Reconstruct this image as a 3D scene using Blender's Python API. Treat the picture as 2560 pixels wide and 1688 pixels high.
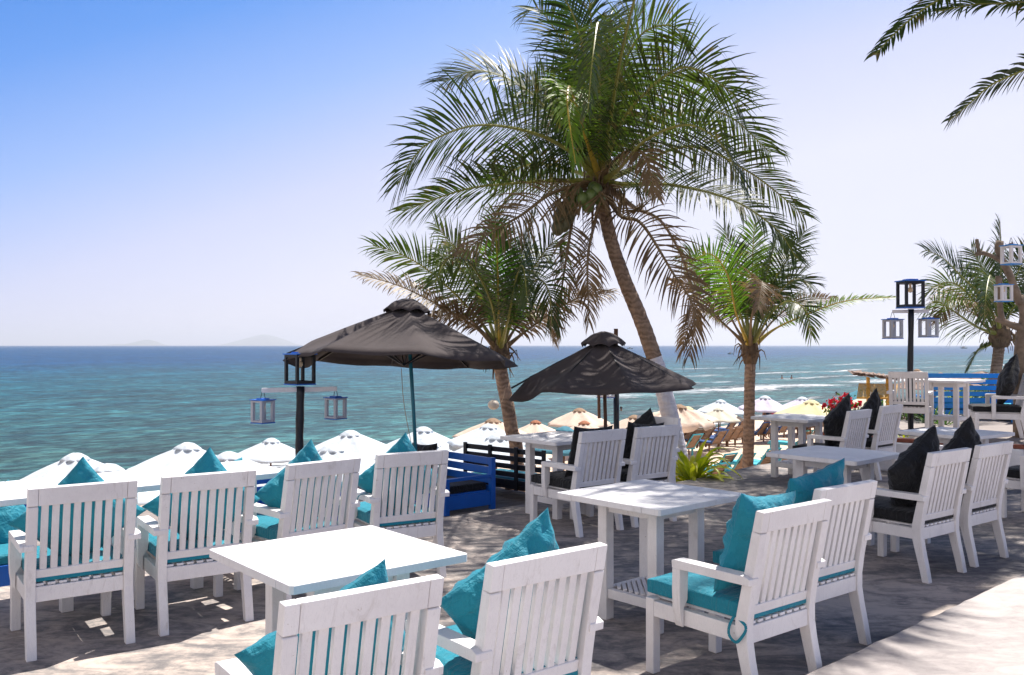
import bpy, math, random
from math import sin, cos, pi, radians, sqrt, exp
from mathutils import Vector, Matrix, noise

for o in list(bpy.data.objects): bpy.data.objects.remove(o)
scene = bpy.context.scene
COL = scene.collection
V = Vector

# ------------------------------------------------------------------ camera
F, H = 2254.0, 1.632
PITCH = math.atan((863.4-844.0)/F)
cam = bpy.data.cameras.new('camera'); cam_o = bpy.data.objects.new('camera', cam); COL.objects.link(cam_o)
cam.sensor_width = 36; cam.lens = F/2560*36; cam.clip_start = .05; cam.clip_end = 60000
cam_o.location = (0, 0, H); cam_o.rotation_euler = (pi/2+PITCH, 0, 0)
scene.camera = cam_o
# ------------------------------------------------------------------ sky and sun
SUN_EL, SUN_AZ = radians(62), radians(41)      # azimuth: degrees right of +Y
SKYV = .05
w = bpy.data.worlds.new("World"); scene.world = w; w.use_nodes = True
nt = w.node_tree; bg = nt.nodes['Background']
sky = nt.nodes.new('ShaderNodeTexSky'); sky.sky_type = 'NISHITA'; sky.sun_disc = False
sky.sun_elevation = SUN_EL; sky.sun_rotation = SUN_AZ
sky.air_density = 1.15; sky.dust_density = 0.6; sky.ozone_density = 2.6
def wm(op, a, b, clamp=False):
    n = nt.nodes.new('ShaderNodeMath'); n.operation = op; n.use_clamp = clamp
    for i, x in enumerate((a, b)):
        if isinstance(x, (int, float)): n.inputs[i].default_value = x
        else: nt.links.new(x, n.inputs[i])
    return n.outputs[0]
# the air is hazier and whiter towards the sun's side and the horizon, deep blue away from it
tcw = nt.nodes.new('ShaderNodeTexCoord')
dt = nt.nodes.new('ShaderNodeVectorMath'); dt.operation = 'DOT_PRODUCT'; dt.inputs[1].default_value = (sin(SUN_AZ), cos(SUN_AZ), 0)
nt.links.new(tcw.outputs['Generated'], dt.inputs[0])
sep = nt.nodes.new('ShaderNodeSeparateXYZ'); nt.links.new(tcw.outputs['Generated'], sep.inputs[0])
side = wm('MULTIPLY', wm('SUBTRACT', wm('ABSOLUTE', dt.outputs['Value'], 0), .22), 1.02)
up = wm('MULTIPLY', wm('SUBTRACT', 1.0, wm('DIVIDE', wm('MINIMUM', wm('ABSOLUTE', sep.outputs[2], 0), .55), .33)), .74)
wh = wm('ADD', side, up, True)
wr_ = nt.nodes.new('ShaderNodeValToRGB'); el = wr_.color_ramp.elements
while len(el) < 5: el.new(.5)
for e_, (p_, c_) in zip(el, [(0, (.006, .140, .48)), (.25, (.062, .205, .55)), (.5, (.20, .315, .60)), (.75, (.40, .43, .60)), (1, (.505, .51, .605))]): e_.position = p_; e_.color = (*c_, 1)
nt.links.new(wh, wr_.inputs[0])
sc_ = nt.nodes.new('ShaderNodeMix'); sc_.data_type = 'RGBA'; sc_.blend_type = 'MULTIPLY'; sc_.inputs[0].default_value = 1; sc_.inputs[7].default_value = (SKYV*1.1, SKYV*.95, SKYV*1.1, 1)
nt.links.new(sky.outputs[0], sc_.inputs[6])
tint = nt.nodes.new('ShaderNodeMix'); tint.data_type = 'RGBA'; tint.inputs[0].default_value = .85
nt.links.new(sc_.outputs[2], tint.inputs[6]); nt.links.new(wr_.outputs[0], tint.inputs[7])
# unseen sky behind the viewer tinted warm to set the fill-light colour
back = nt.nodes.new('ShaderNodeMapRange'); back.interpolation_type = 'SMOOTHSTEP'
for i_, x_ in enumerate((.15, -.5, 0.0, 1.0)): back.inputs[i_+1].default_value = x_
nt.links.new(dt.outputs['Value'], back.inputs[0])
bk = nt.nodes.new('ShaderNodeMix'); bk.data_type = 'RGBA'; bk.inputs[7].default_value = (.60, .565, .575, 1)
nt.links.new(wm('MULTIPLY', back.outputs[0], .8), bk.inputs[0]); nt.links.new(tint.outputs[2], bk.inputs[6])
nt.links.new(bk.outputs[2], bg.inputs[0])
zen = nt.nodes.new('ShaderNodeMapRange'); zen.interpolation_type = 'SMOOTHSTEP'  # sky above the view dimmed to cut the fill light
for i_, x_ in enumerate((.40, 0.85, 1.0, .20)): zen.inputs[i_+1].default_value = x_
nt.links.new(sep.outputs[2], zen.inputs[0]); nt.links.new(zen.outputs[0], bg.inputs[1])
sun = bpy.data.lights.new('sun', 'SUN'); sun_o = bpy.data.objects.new('sun', sun); COL.objects.link(sun_o)
sun.energy = 5.0; sun.angle = radians(.53); sun.color = (1, .95, .88)
sd = V((sin(SUN_AZ)*cos(SUN_EL), cos(SUN_AZ)*cos(SUN_EL), sin(SUN_EL)))
sun_o.rotation_euler = sd.to_track_quat('Z', 'Y').to_euler(); sun_o.location = (20, 20, 40)
scene.view_settings.view_transform = 'Standard'; scene.view_settings.look = 'None'
scene.view_settings.exposure = 0.85; scene.view_settings.gamma = 1
scene.render.engine = 'CYCLES'
scene.cycles.max_bounces = 8; scene.cycles.diffuse_bounces = 4; scene.cycles.transparent_max_bounces = 8

# ------------------------------------------------------------------ helpers
def ray(px, py):
    u = (px-1280)/F; v = -(py-844)/F
    return V((u, cos(PITCH)-v*sin(PITCH), sin(PITCH)+v*cos(PITCH)))
def at(px, py, z=0.0):                       # photo point -> world point at height z
    d = ray(px, py); return V((0, 0, H))+d*((z-H)/d.z)
def aty(px, py, Y):                          # photo point -> world point at distance Y
    d = ray(px, py); return V((0, 0, H))+d*(Y/d.y)
def atd(dx, dy, Y): return aty(dx*1.0766, dy*1.0766, Y)

class MB:
    def __init__(s): s.v = []; s.f = []; s.m = []
    def add(s, vs, fs, mi=0):
        b = len(s.v); s.v += [tuple(x) for x in vs]; s.f += [tuple(b+i for i in f) for f in fs]; s.m += [mi]*len(fs); return s
    def box(s, x0, x1, y0, y1, z0, z1, mi=0):
        vs = [(x, y, z) for z in (z0, z1) for y in (y0, y1) for x in (x0, x1)]
        return s.add(vs, [(0, 2, 3, 1), (4, 5, 7, 6), (0, 1, 5, 4), (2, 6, 7, 3), (0, 4, 6, 2), (1, 3, 7, 5)], mi)
    def bar(s, a, b, wx, wy, xdir=(1, 0, 0), mi=0):
        a = V(a); b = V(b); t = (b-a).normalized(); x = V(xdir); x = (x-t*x.dot(t)).normalized(); y = t.cross(x)
        vs = [p+x*i*wx/2+y*j*wy/2 for p in (a, b) for j in (-1, 1) for i in (-1, 1)]
        return s.add(vs, [(0, 2, 3, 1), (4, 5, 7, 6), (0, 1, 5, 4), (2, 6, 7, 3), (0, 4, 6, 2), (1, 3, 7, 5)], mi)
    def prism(s, poly, axis, a, b, mi=0):    # polygon extruded along axis 0/1/2
        n = len(poly); vs = []
        for c in (a, b):
            for p in poly:
                q = [p[0], p[1]]; q.insert(axis, c); vs.append(q)
        fs = [tuple(range(n)), tuple(reversed(range(n, 2*n)))]+[(i, n+i, n+(i+1) % n, (i+1) % n) for i in range(n)]
        return s.add(vs, fs, mi)
    def tube(s, pts, rs, n=10, mi=0, cap=True, jag=None):
        pts = [V(p) for p in pts]; vs = []; up = V((.3, .1, 1))
        for i, p in enumerate(pts):
            t = (pts[min(i+1, len(pts)-1)]-pts[max(i-1, 0)]).normalized()
            if abs(t.dot(up.normalized())) > .98: up = V((1, .2, .1))
            x = up.cross(t).normalized(); y = t.cross(x)
            r = rs[i] if hasattr(rs, '__len__') else rs
            for k in range(n):
                a = 2*pi*k/n; rr = r*(1+(jag(i, k) if jag else 0)); vs.append(p+x*cos(a)*rr+y*sin(a)*rr)
        fs = [(i*n+k, i*n+(k+1) % n, (i+1)*n+(k+1) % n, (i+1)*n+k) for i in range(len(pts)-1) for k in range(n)]
        if cap: fs += [tuple(reversed(range(n))), tuple(range((len(pts)-1)*n, len(pts)*n))]
        return s.add(vs, fs, mi)
    def ball(s, c, r, n=12, mi=0, sc=(1, 1, 1)):
        c = V(c); vs = [c+V((0, 0, r*sc[2]))]; m = n//2
        for i in range(1, m):
            for k in range(n):
                a = pi*i/m; b = 2*pi*k/n; vs.append(c+V((r*sc[0]*sin(a)*cos(b), r*sc[1]*sin(a)*sin(b), r*sc[2]*cos(a))))
        vs.append(c-V((0, 0, r*sc[2])))
        fs = [(0, 1+k, 1+(k+1) % n) for k in range(n)]
        for i in range(m-2):
            for k in range(n): fs.append((1+i*n+k, 1+(i+1)*n+k, 1+(i+1)*n+(k+1) % n, 1+i*n+(k+1) % n))
        e = len(vs)-1; b = 1+(m-2)*n
        fs += [(b+(k+1) % n, b+k, e) for k in range(n)]
        return s.add(vs, fs, mi)
    def build(s, name, mats, parent=None, bevel=0, smooth=False, loc=None, solid=0, seg=2):
        me = bpy.data.meshes.new(name); me.from_pydata(s.v, [], s.f); me.update()
        for m in (mats if isinstance(mats, (list, tuple)) else [mats]): me.materials.append(m)
        for p, i in zip(me.polygons, s.m): p.material_index = i; p.use_smooth = smooth
        o = bpy.data.objects.new(name, me); COL.objects.link(o)
        if parent: o.parent = parent
        if loc is not None: o.location = loc
        if solid:
            md = o.modifiers.new('solid', 'SOLIDIFY'); md.thickness = solid; md.offset = 0
        if bevel:
            md = o.modifiers.new('bevel', 'BEVEL'); md.width = bevel; md.segments = seg; md.limit_method = 'ANGLE'
        return o
def tag(o, label=None, cat=None, group=None, kind=None):
    if label: o['label'] = label
    if cat: o['category'] = cat
    if group: o['group'] = group
    if kind: o['kind'] = kind
    return o
def empty(name, loc, rz=0, label=None, cat=None, group=None):
    o = bpy.data.objects.new(name, None); COL.objects.link(o); o.location = loc; o.rotation_euler = (0, 0, rz)
    o.empty_display_size = .1
    return tag(o, label, cat, group)
def copy_tree(o, parent=None):
    c = o.copy(); COL.objects.link(c)
    if parent: c.parent = parent
    for ch in list(o.children): copy_tree(ch, c)
    return c
def spline(pts, n):
    pts = [V(p) for p in pts]
    if len(pts) == 2: return [pts[0].lerp(pts[1], i/(n-1)) for i in range(n)]
    P = [2*pts[0]-pts[1]]+pts+[2*pts[-1]-pts[-2]]
    raw = []
    for i in range(1, len(P)-2):
        for k in range(24):
            t = k/24; a, b, c, d = P[i-1:i+3]
            raw.append(.5*((2*b)+(c-a)*t+(2*a-5*b+4*c-d)*t*t+(3*b-a-3*c+d)*t**3))
    raw.append(pts[-1])
    L = [0]
    for i in range(1, len(raw)): L.append(L[-1]+(raw[i]-raw[i-1]).length)
    out = []; j = 0
    for i in range(n):
        s = L[-1]*i/(n-1)
        while j < len(L)-2 and L[j+1] < s: j += 1
        f = (s-L[j])/max(L[j+1]-L[j], 1e-9); out.append(raw[j].lerp(raw[j+1], min(max(f, 0), 1)))
    return out

# ------------------------------------------------------------------ materials
def new_mat(name):
    m = bpy.data.materials.new(name); m.use_nodes = True
    return m, m.node_tree, m.node_tree.nodes['Principled BSDF']
def ramp(nt, fac, stops):
    r = nt.nodes.new('ShaderNodeValToRGB'); e = r.color_ramp.elements
    while len(e) < len(stops): e.new(.5)
    for x, (p, c) in zip(e, stops): x.position = p; x.color = (*c, 1) if len(c) == 3 else c
    nt.links.new(fac, r.inputs[0]); return r.outputs[0]
def noise_n(nt, scale, detail=4, rough=.55, vec=None, dist=0):
    n = nt.nodes.new('ShaderNodeTexNoise'); n.inputs['Scale'].default_value = scale
    n.inputs['Detail'].default_value = detail; n.inputs['Roughness'].default_value = rough; n.inputs['Distortion'].default_value = dist
    if vec is not None: nt.links.new(vec, n.inputs['Vector'])
    return n.outputs['Fac']
def coords(nt, kind='Object', scale=(1, 1, 1), rot=(0, 0, 0), loc=(0, 0, 0)):
    t = nt.nodes.new('ShaderNodeTexCoord'); m = nt.nodes.new('ShaderNodeMapping')
    m.inputs['Scale'].default_value = scale; m.inputs['Rotation'].default_value = rot; m.inputs['Location'].default_value = loc
    nt.links.new(t.outputs[kind], m.inputs[0]); return m.outputs[0]
def bump(nt, bs, h, strength=.3, dist=.01):
    b = nt.nodes.new('ShaderNodeBump'); b.inputs['Strength'].default_value = strength; b.inputs['Distance'].default_value = dist
    nt.links.new(h, b.inputs['Height']); nt.links.new(b.outputs[0], bs.inputs['Normal']); return b
def math_n(nt, op, a, b=None, c=None, clamp=False):
    n = nt.nodes.new('ShaderNodeMath'); n.operation = op; n.use_clamp = clamp
    for i, x in enumerate((a, b, c)):
        if x is None: continue
        if isinstance(x, (int, float)): n.inputs[i].default_value = x
        else: nt.links.new(x, n.inputs[i])
    return n.outputs[0]
def mixc(nt, fac, a, b, mode='MIX'):
    n = nt.nodes.new('ShaderNodeMix'); n.data_type = 'RGBA'; n.blend_type = mode
    for i, x in ((0, fac), (6, a), (7, b)):
        if isinstance(x, (int, float)): n.inputs[i].default_value = x
        elif isinstance(x, tuple): n.inputs[i].default_value = (*x, 1)
        else: nt.links.new(x, n.inputs[i])
    return n.outputs[2]
def simple(name, col, rough=.5, var=.15, scale=6, bmp=0, bscale=30, vscale=(1, 1, 1), spec=.5, metal=0):
    m, nt, bs = new_mat(name)
    v = coords(nt, scale=vscale)
    f = noise_n(nt, scale, 5, .6, v)
    a = tuple(c*(1-var) for c in col); b = tuple(min(1, c*(1+var)) for c in col)
    nt.links.new(ramp(nt, f, [(.3, a), (.7, b)]), bs.inputs['Base Color'])
    bs.inputs['Roughness'].default_value = rough; bs.inputs['Specular IOR Level'].default_value = spec; bs.inputs['Metallic'].default_value = metal
    if bmp: bump(nt, bs, noise_n(nt, bscale, 6, .6, v), bmp, .01)
    return m
def paint(name, col, chip=None, chipamt=.40, rough=.45, wear=1.0):
    m, nt, bs = new_mat(name)
    tc = nt.nodes.new('ShaderNodeTexCoord'); oi = nt.nodes.new('ShaderNodeObjectInfo'); ad = nt.nodes.new('ShaderNodeVectorMath'); ad.operation = 'ADD'
    nt.links.new(tc.outputs['Object'], ad.inputs[0]); cx = nt.nodes.new('ShaderNodeCombineXYZ')
    for k in range(3): nt.links.new(math_n(nt, 'MULTIPLY', oi.outputs['Random'], 17.0+9*k), cx.inputs[k])
    nt.links.new(cx.outputs[0], ad.inputs[1]); v = ad.outputs[0]
    mp = nt.nodes.new('ShaderNodeMapping'); mp.inputs['Scale'].default_value = (1.6, 1.6, .35); nt.links.new(v, mp.inputs[0]); vg = mp.outputs[0]
    big = noise_n(nt, 2.2, 5, .65, v)
    base = ramp(nt, big, [(.32, tuple(c*k for c, k in zip(col, (.86, .85, .86)))), (.6, col)])
    dirt = noise_n(nt, 9, 9, .75, vg, .8)
    base = mixc(nt, math_n(nt, 'MULTIPLY', ramp(nt, dirt, [(chipamt-.10, (1, 1, 1)), (chipamt+.03, (0, 0, 0))]), .75*wear), base, tuple(c*.60+.06*k for c, k in zip(col, (1.2, .8, .4))))
    crack = noise_n(nt, 26, 6, .65, vg, 1.5)
    line = math_n(nt, 'ABSOLUTE', math_n(nt, 'SUBTRACT', crack, .5))
    base = mixc(nt, math_n(nt, 'MULTIPLY', ramp(nt, line, [(.0, (1, 1, 1)), (.012, (0, 0, 0))]), .30*wear), base, tuple(c*.5 for c in col))
    if chip:
        ch = noise_n(nt, 30, 7, .75, v)
        base = mixc(nt, ramp(nt, ch, [(.31, (1, 1, 1)), (.33, (0, 0, 0))]), base, chip)
    nt.links.new(base, bs.inputs['Base Color']); bs.inputs['Roughness'].default_value = rough
    bs.inputs['Specular IOR Level'].default_value = .35
    g = math_n(nt, 'ADD', noise_n(nt, 30, 5, .7, vg), math_n(nt, 'MULTIPLY', dirt, .6))
    bump(nt, bs, g, .35, .007)
    return m
M = {}
M['white'] = paint('white_paint', (.83, .80, .79), chip=(.45, .38, .32))
M['whitetop'] = paint('white_paint_top', (.82, .80, .80), wear=.7)
M['lanternshaded'] = paint('shaded_white_paint', (.42, .44, .49))  # white lantern paint greyed to stand in for backlit shade
M['blue'] = paint('blue_paint', (.014, .135, .56), chip=(.25, .35, .55), rough=.35)
M['blue2'] = paint('bright_blue_paint', (.02, .27, .74), rough=.45)
M['black_wood'] = paint('black_paint', (.014, .016, .022), rough=.4)
M['tealpole'] = paint('teal_paint', (.02, .17, .23), chip=(.5, .5, .5), rough=.4)
def fabric(name, col, rough=.85, sheen=.2, weave=.12, bs_=.6):
    m, nt, bs = new_mat(name); v = coords(nt)
    f = noise_n(nt, 5, 4, .6, v)
    nt.links.new(ramp(nt, f, [(.3, tuple(c*.88 for c in col)), (.7, tuple(c*1.1 for c in col))]), bs.inputs['Base Color'])
    bs.inputs['Roughness'].default_value = rough; bs.inputs['Sheen Weight'].default_value = sheen
    bs.inputs['Specular IOR Level'].default_value = .25
    fold = noise_n(nt, 9, 3, .5, coords(nt, scale=(1, 2.4, 1)), 1.2); fine = noise_n(nt, 260, 2, .5, v)
    h = math_n(nt, 'ADD', fold, math_n(nt, 'MULTIPLY', fine, weave))
    cr = noise_n(nt, 9, 3, .5, coords(nt, scale=(1, .6, 1.7)), 1.8)
    h = math_n(nt, 'ADD', h, math_n(nt, 'MULTIPLY', cr, .55))
    bump(nt, bs, h, bs_, .035)
    return m
M['teal'] = fabric('teal_fabric', (.009, .215, .295), .6, .1)
M['blackf'] = fabric('black_fabric', (.008, .008, .010), .7, .12)
M['canopy'] = fabric('black_canopy_canvas', (.060, .048, .048), .9, .05, bs_=.06)
def beachcloth(name, col, stain=None, under=None):
    m, nt, bs = new_mat(name); v = coords(nt)
    f = noise_n(nt, 1.6, 5, .65, v)
    c = ramp(nt, f, [(.35, tuple(x*.86 for x in col)), (.6, col)])
    nt.links.new(c, bs.inputs['Base Color']); bs.inputs['Roughness'].default_value = .85; bs.inputs['Specular IOR Level'].default_value = .2
    bump(nt, bs, noise_n(nt, 3.5, 3, .5, v, .8), .5, .06)
    tr = nt.nodes.new('ShaderNodeBsdfTranslucent'); nt.links.new(c, tr.inputs[0])
    mx = nt.nodes.new('ShaderNodeMixShader'); mx.inputs[0].default_value = .3
    nt.links.new(bs.outputs[0], mx.inputs[1]); nt.links.new(tr.outputs[0], mx.inputs[2])
    nt.links.new(mx.outputs[0], nt.nodes['Material Output'].inputs[0]); return m
M['cwhite'] = beachcloth('white_canvas', (.74, .80, .86))
M['cbeige'] = beachcloth('beige_canvas', (.80, .66, .55))
M['ccream'] = beachcloth('cream_canvas', (.78, .74, .62))
M['cyellow'] = beachcloth('yellow_canvas', (.84, .76, .48))
M['clilac'] = beachcloth('lilac_canvas', (.76, .72, .84))
M['cblue'] = beachcloth('pale_blue_canvas', (.11, .31, .40))
M['corange'] = beachcloth('orange_brown_canvas', (.50, .22, .13))
M['ctan'] = beachcloth('tan_canvas', (.42, .29, .20))
def leaf(name, c1, c2, trans=.35, rough=.46, tcol=None, brown=None):
    m, nt, bs = new_mat(name)
    oi = nt.nodes.new('ShaderNodeObjectInfo'); v = coords(nt)
    f = math_n(nt, 'ADD', math_n(nt, 'MULTIPLY', noise_n(nt, 2.2, 4, .6, v), .7), math_n(nt, 'MULTIPLY', oi.outputs['Random'], .38))
    c = ramp(nt, f, [(.3, c1), (.75, c2)])
    if brown:
        f3 = ramp(nt, noise_n(nt, 5, 5, .7, v), [(.56, (0, 0, 0)), (.66, (1, 1, 1))]); c = mixc(nt, f3, c, brown)
    nt.links.new(c, bs.inputs['Base Color']); bs.inputs['Roughness'].default_value = rough; bs.inputs['Specular IOR Level'].default_value = .4
    tr = nt.nodes.new('ShaderNodeBsdfTranslucent')
    t = mixc(nt, 1.0, c, tcol or (1.6, 1.9, .6), 'MULTIPLY'); nt.links.new(t, tr.inputs[0])
    mx = nt.nodes.new('ShaderNodeMixShader'); mx.inputs[0].default_value = trans
    nt.links.new(bs.outputs[0], mx.inputs[1]); nt.links.new(tr.outputs[0], mx.inputs[2])
    nt.links.new(mx.outputs[0], nt.nodes['Material Output'].inputs[0]); return m
M['leaf'] = leaf('palm_leaf', (.015, .034, .011), (.068, .095, .017), .30, brown=(.14, .10, .045))
M['leafy'] = leaf('young_palm_leaf', (.05, .12, .015), (.13, .20, .03), .45, brown=(.20, .15, .05))
M['leafd'] = leaf('dry_palm_leaf', (.10, .065, .035), (.21, .145, .075), .2, .5, (1.3, 1.1, .8))
M['lily'] = leaf('lily_leaf', (.26, .34, .02), (.58, .60, .06), .45, .35, (1.5, 1.5, .5))
M['shrub'] = leaf('shrub_leaf', (.03, .08, .015), (.10, .17, .03), .35, .45)
M['rachis'] = simple('green_yellow_stalk', (.20, .20, .035), .45, .3, 8)
M['rachisd'] = simple('brown_stalk', (.17, .11, .05), .6, .3, 8)
M['yellowstalk'] = simple('yellow_stalk', (.38, .27, .03), .45, .25, 8)
M['husk'] = simple('palm_fibre', (.13, .085, .05), .95, .5, 14, .8, 40)
M['coconut'] = simple('green_coconut', (.09, .13, .03), .4, .35, 6, .1, 20)
M['coconutb'] = simple('brown_green_coconut', (.09, .085, .035), .5, .35, 6, .1, 20)
def trunkmat(name, c1, c2, ring=.6):
    m, nt, bs = new_mat(name); v = coords(nt)
    wv = nt.nodes.new('ShaderNodeTexWave'); wv.wave_type = 'BANDS'; wv.bands_direction = 'Z'
    wv.inputs['Scale'].default_value = 4.3; wv.inputs['Distortion'].default_value = 7.5; wv.inputs['Detail'].default_value = 3; wv.inputs['Detail Scale'].default_value = 2
    nt.links.new(v, wv.inputs[0])
    n = noise_n(nt, 9, 8, .7, coords(nt, scale=(1, 1, .5)))
    f = math_n(nt, 'ADD', math_n(nt, 'MULTIPLY', wv.outputs['Fac'], .18), math_n(nt, 'MULTIPLY', n, .9))
    nt.links.new(ramp(nt, f, [(.25, c1), (.5, tuple((a+b)/2 for a, b in zip(c1, c2))), (.8, c2)]), bs.inputs['Base Color'])
    bs.inputs['Roughness'].default_value = .9
    bump(nt, bs, f, .9, .03); return m
M['trunk'] = trunkmat('palm_bark', (.075, .045, .030), (.40, .28, .20))
M['trunkw'] = trunkmat('whitewashed_bark', (.52, .50, .56), (.78, .76, .80))
M['bark'] = simple('bare_tree_bark', (.20, .15, .11), .9, .4, 9, .8, 30)
def concrete(name, dark, mid, light):
    m, nt, bs = new_mat(name); v = coords(nt)
    a = noise_n(nt, .55, 8, .68, v, .8); b = noise_n(nt, 2.6, 9, .72, coords(nt, scale=(1, 2.2, 1), rot=(0, 0, -.7)), 1.2); c = noise_n(nt, 16, 6, .7, v)
    f = math_n(nt, 'ADD', math_n(nt, 'MULTIPLY', a, .45), math_n(nt, 'ADD', math_n(nt, 'MULTIPLY', b, .45), math_n(nt, 'MULTIPLY', c, .16)))
    col = ramp(nt, f, [(.40, dark), (.50, mid), (.61, light)])
    sp = noise_n(nt, 70, 3, .6, v); col = mixc(nt, ramp(nt, sp, [(.70, (0, 0, 0)), (.74, (.5, .5, .5))]), col, tuple(x*.45 for x in dark))
    vo = nt.nodes.new('ShaderNodeTexVoronoi'); vo.feature = 'DISTANCE_TO_EDGE'; vo.inputs['Scale'].default_value = .35
    nt.links.new(coords(nt, loc=(3, 1, 0)), vo.inputs['Vector'])
    nt.links.new(col, bs.inputs['Base Color']); bs.inputs['Roughness'].default_value = .8
    h = math_n(nt, 'ADD', f, math_n(nt, 'MULTIPLY', noise_n(nt, 60, 6, .7, v), .12)); bump(nt, bs, h, .16, .015)
    return m
M['concrete'] = concrete('stained_concrete', (.055, .052, .064), (.185, .168, .163), (.50, .415, .36))
M['concrete2'] = concrete('pale_concrete', (.19, .165, .165), (.31, .275, .265), (.42, .375, .355))
M['plaster'] = simple('white_plaster', (.70, .70, .74), .9, .12, 5, .9, 22)
M['brick'] = simple('red_brick', (.25, .08, .05), .9, .3, 9, .5, 30)
def woodm(name, col, sc=(1, 1, 1)):
    m, nt, bs = new_mat(name)
    n = noise_n(nt, 5, 8, .7, coords(nt, scale=sc), .5)
    nt.links.new(ramp(nt, n, [(.3, tuple(c*.55 for c in col)), (.7, tuple(c*1.3 for c in col))]), bs.inputs['Base Color'])
    bs.inputs['Roughness'].default_value = .75; bump(nt, bs, n, .4, .01); return m
M['deckwood'] = woodm('weathered_wood', (.26, .22, .20), (.6, 6, 6))
M['brownwood'] = woodm('brown_wood', (.19, .10, .05), (1, 1, 1))
M['bamboo'] = woodm('bamboo_yellow', (.62, .34, .06), (3, 3, 1))
M['pole'] = woodm('pole_wood', (.15, .075, .045), (4, 4, .6))
M['thatch'] = woodm('thatch', (.22, .14, .10), (9, 3, 3))
M['sand'] = concrete('beach_sand', (.44, .32, .23), (.55, .41, .30), (.64, .50, .38))
M['tealpaint'] = paint('teal_frame_paint', (.03, .30, .38))
M['navy'] = paint('navy_paint', (.02, .07, .22))
M['padteal'] = fabric('teal_pad', (.05, .40, .52))
M['rope'] = simple('rope', (.42, .30, .20), .9)
M['metal'] = simple('dark_metal', (.03, .03, .035), .4, .1, 5, metal=.6)
M['bulb'] = simple('warm_glass_bulb', (.72, .55, .36), .12, .1)
M['redf'] = leaf('red_petals', (.36, .004, .02), (.60, .01, .05), .3, .6, (1.3, .6, .7))
M['rock'] = simple('rock', (.25, .19, .17), .95, .4, 3, .8, 12)
M['skin'] = simple('skin', (.35, .19, .12), .6, .08)
M['hair'] = simple('dark_hair', (.02, .015, .012), .6, .1)
M['darkcloth'] = fabric('navy_cloth', (.012, .02, .05))
M['pink'] = fabric('pink_cloth', (.70, .12, .18))
M['paper'] = simple('paper_lantern', (.72, .62, .50), .7, .1)
M['boat'] = simple('boat_hull', (.03, .12, .17), .6, .3, 1)
M['island'] = simple('island_rock', (.10, .13, .10), .95, .4, .01)
# sea
m, nt, bs = new_mat('sea_water'); M['sea'] = m
SH = radians(42)
v = coords(nt, rot=(0, 0, -SH)); sx = nt.nodes.new('ShaderNodeSeparateXYZ'); nt.links.new(v, sx.inputs[0]); T_, S_ = sx.outputs[0], sx.outputs[1]
cmb = lambda a, b: (lambda n: (nt.links.new(math_n(nt, 'MULTIPLY', T_, a), n.inputs[0]), nt.links.new(math_n(nt, 'MULTIPLY', S_, b), n.inputs[1]), n.outputs[0])[2])(nt.nodes.new('ShaderNodeCombineXYZ'))
depth = math_n(nt, 'DIVIDE', math_n(nt, 'SUBTRACT', S_, 30.0), 260.0, clamp=True)
near, midc, far = (.024, .084, .090), (.005, .070, .112), (.0004, .042, .135)
dn = math_n(nt, 'ADD', depth, math_n(nt, 'MULTIPLY', math_n(nt, 'SUBTRACT', noise_n(nt, 1, 5, .6, cmb(.02, .09)), .5), .30), clamp=True)
base = ramp(nt, dn, [(0, near), (.12, (.013, .075, .095)), (.40, midc), (1, far)])
gl = ramp(nt, noise_n(nt, 1, 6, .65, cmb(.05, .30)), [(.42, (0, 0, 0)), (.62, (1, 1, 1))])
base = mixc(nt, math_n(nt, 'MULTIPLY', gl, .45), base, (.024, .056, .040))
for a_, b_, lo_, hi_, k_ in ((.012, .02, .38, .62, .94), (.045, .075, .36, .64, .80), (.2, .32, .36, .64, .60), (.8, 1.3, .36, .64, .5)):
    stk = noise_n(nt, 1, 3, .6, cmb(a_, b_), .5)  # light and dark of the waves painted into the colour as streaks
    g_ = tuple(1-(1-k_)*q for q in (1.1, .95, .85)); h_ = tuple(1/k_**q for q in (1.1, .95, .85))
    base = mixc(nt, 1.0, base, ramp(nt, stk, [(lo_, tuple(k_**q for q in (1.1, .95, .85))), (.50, (1, 1, 1)), (hi_, h_)]), 'MULTIPLY')
def band(center, width, amp, t0, t1, seed, thr):
    wob = math_n(nt, 'MULTIPLY', math_n(nt, 'SUBTRACT', noise_n(nt, 1, 4, .6, cmb(.03+seed*.001, .001)), .5), amp*1.6)
    d = math_n(nt, 'ABSOLUTE', math_n(nt, 'SUBTRACT', math_n(nt, 'ADD', S_, wob), center))
    b = math_n(nt, 'SUBTRACT', 1.0, math_n(nt, 'DIVIDE', d, width*1.3), clamp=True)
    tt = math_n(nt, 'DIVIDE', math_n(nt, 'SUBTRACT', T_, t0), t1-t0, clamp=True)
    pat = ramp(nt, noise_n(nt, 1, 2, .5, cmb(.035+.003*seed, .004)), [(.40, (0, 0, 0)), (.55, (1, 1, 1))])
    ns = noise_n(nt, 1, 8, .78, cmb(.30, .7+.02*seed), .5)
    x = math_n(nt, 'ADD', math_n(nt, 'MULTIPLY', b, .50), math_n(nt, 'MULTIPLY', math_n(nt, 'SUBTRACT', ns, .5), 1.7))
    x = math_n(nt, 'MULTIPLY', math_n(nt, 'SUBTRACT', x, thr), 4.5, clamp=True)
    return math_n(nt, 'MULTIPLY', math_n(nt, 'MULTIPLY', x, tt), pat)
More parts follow.
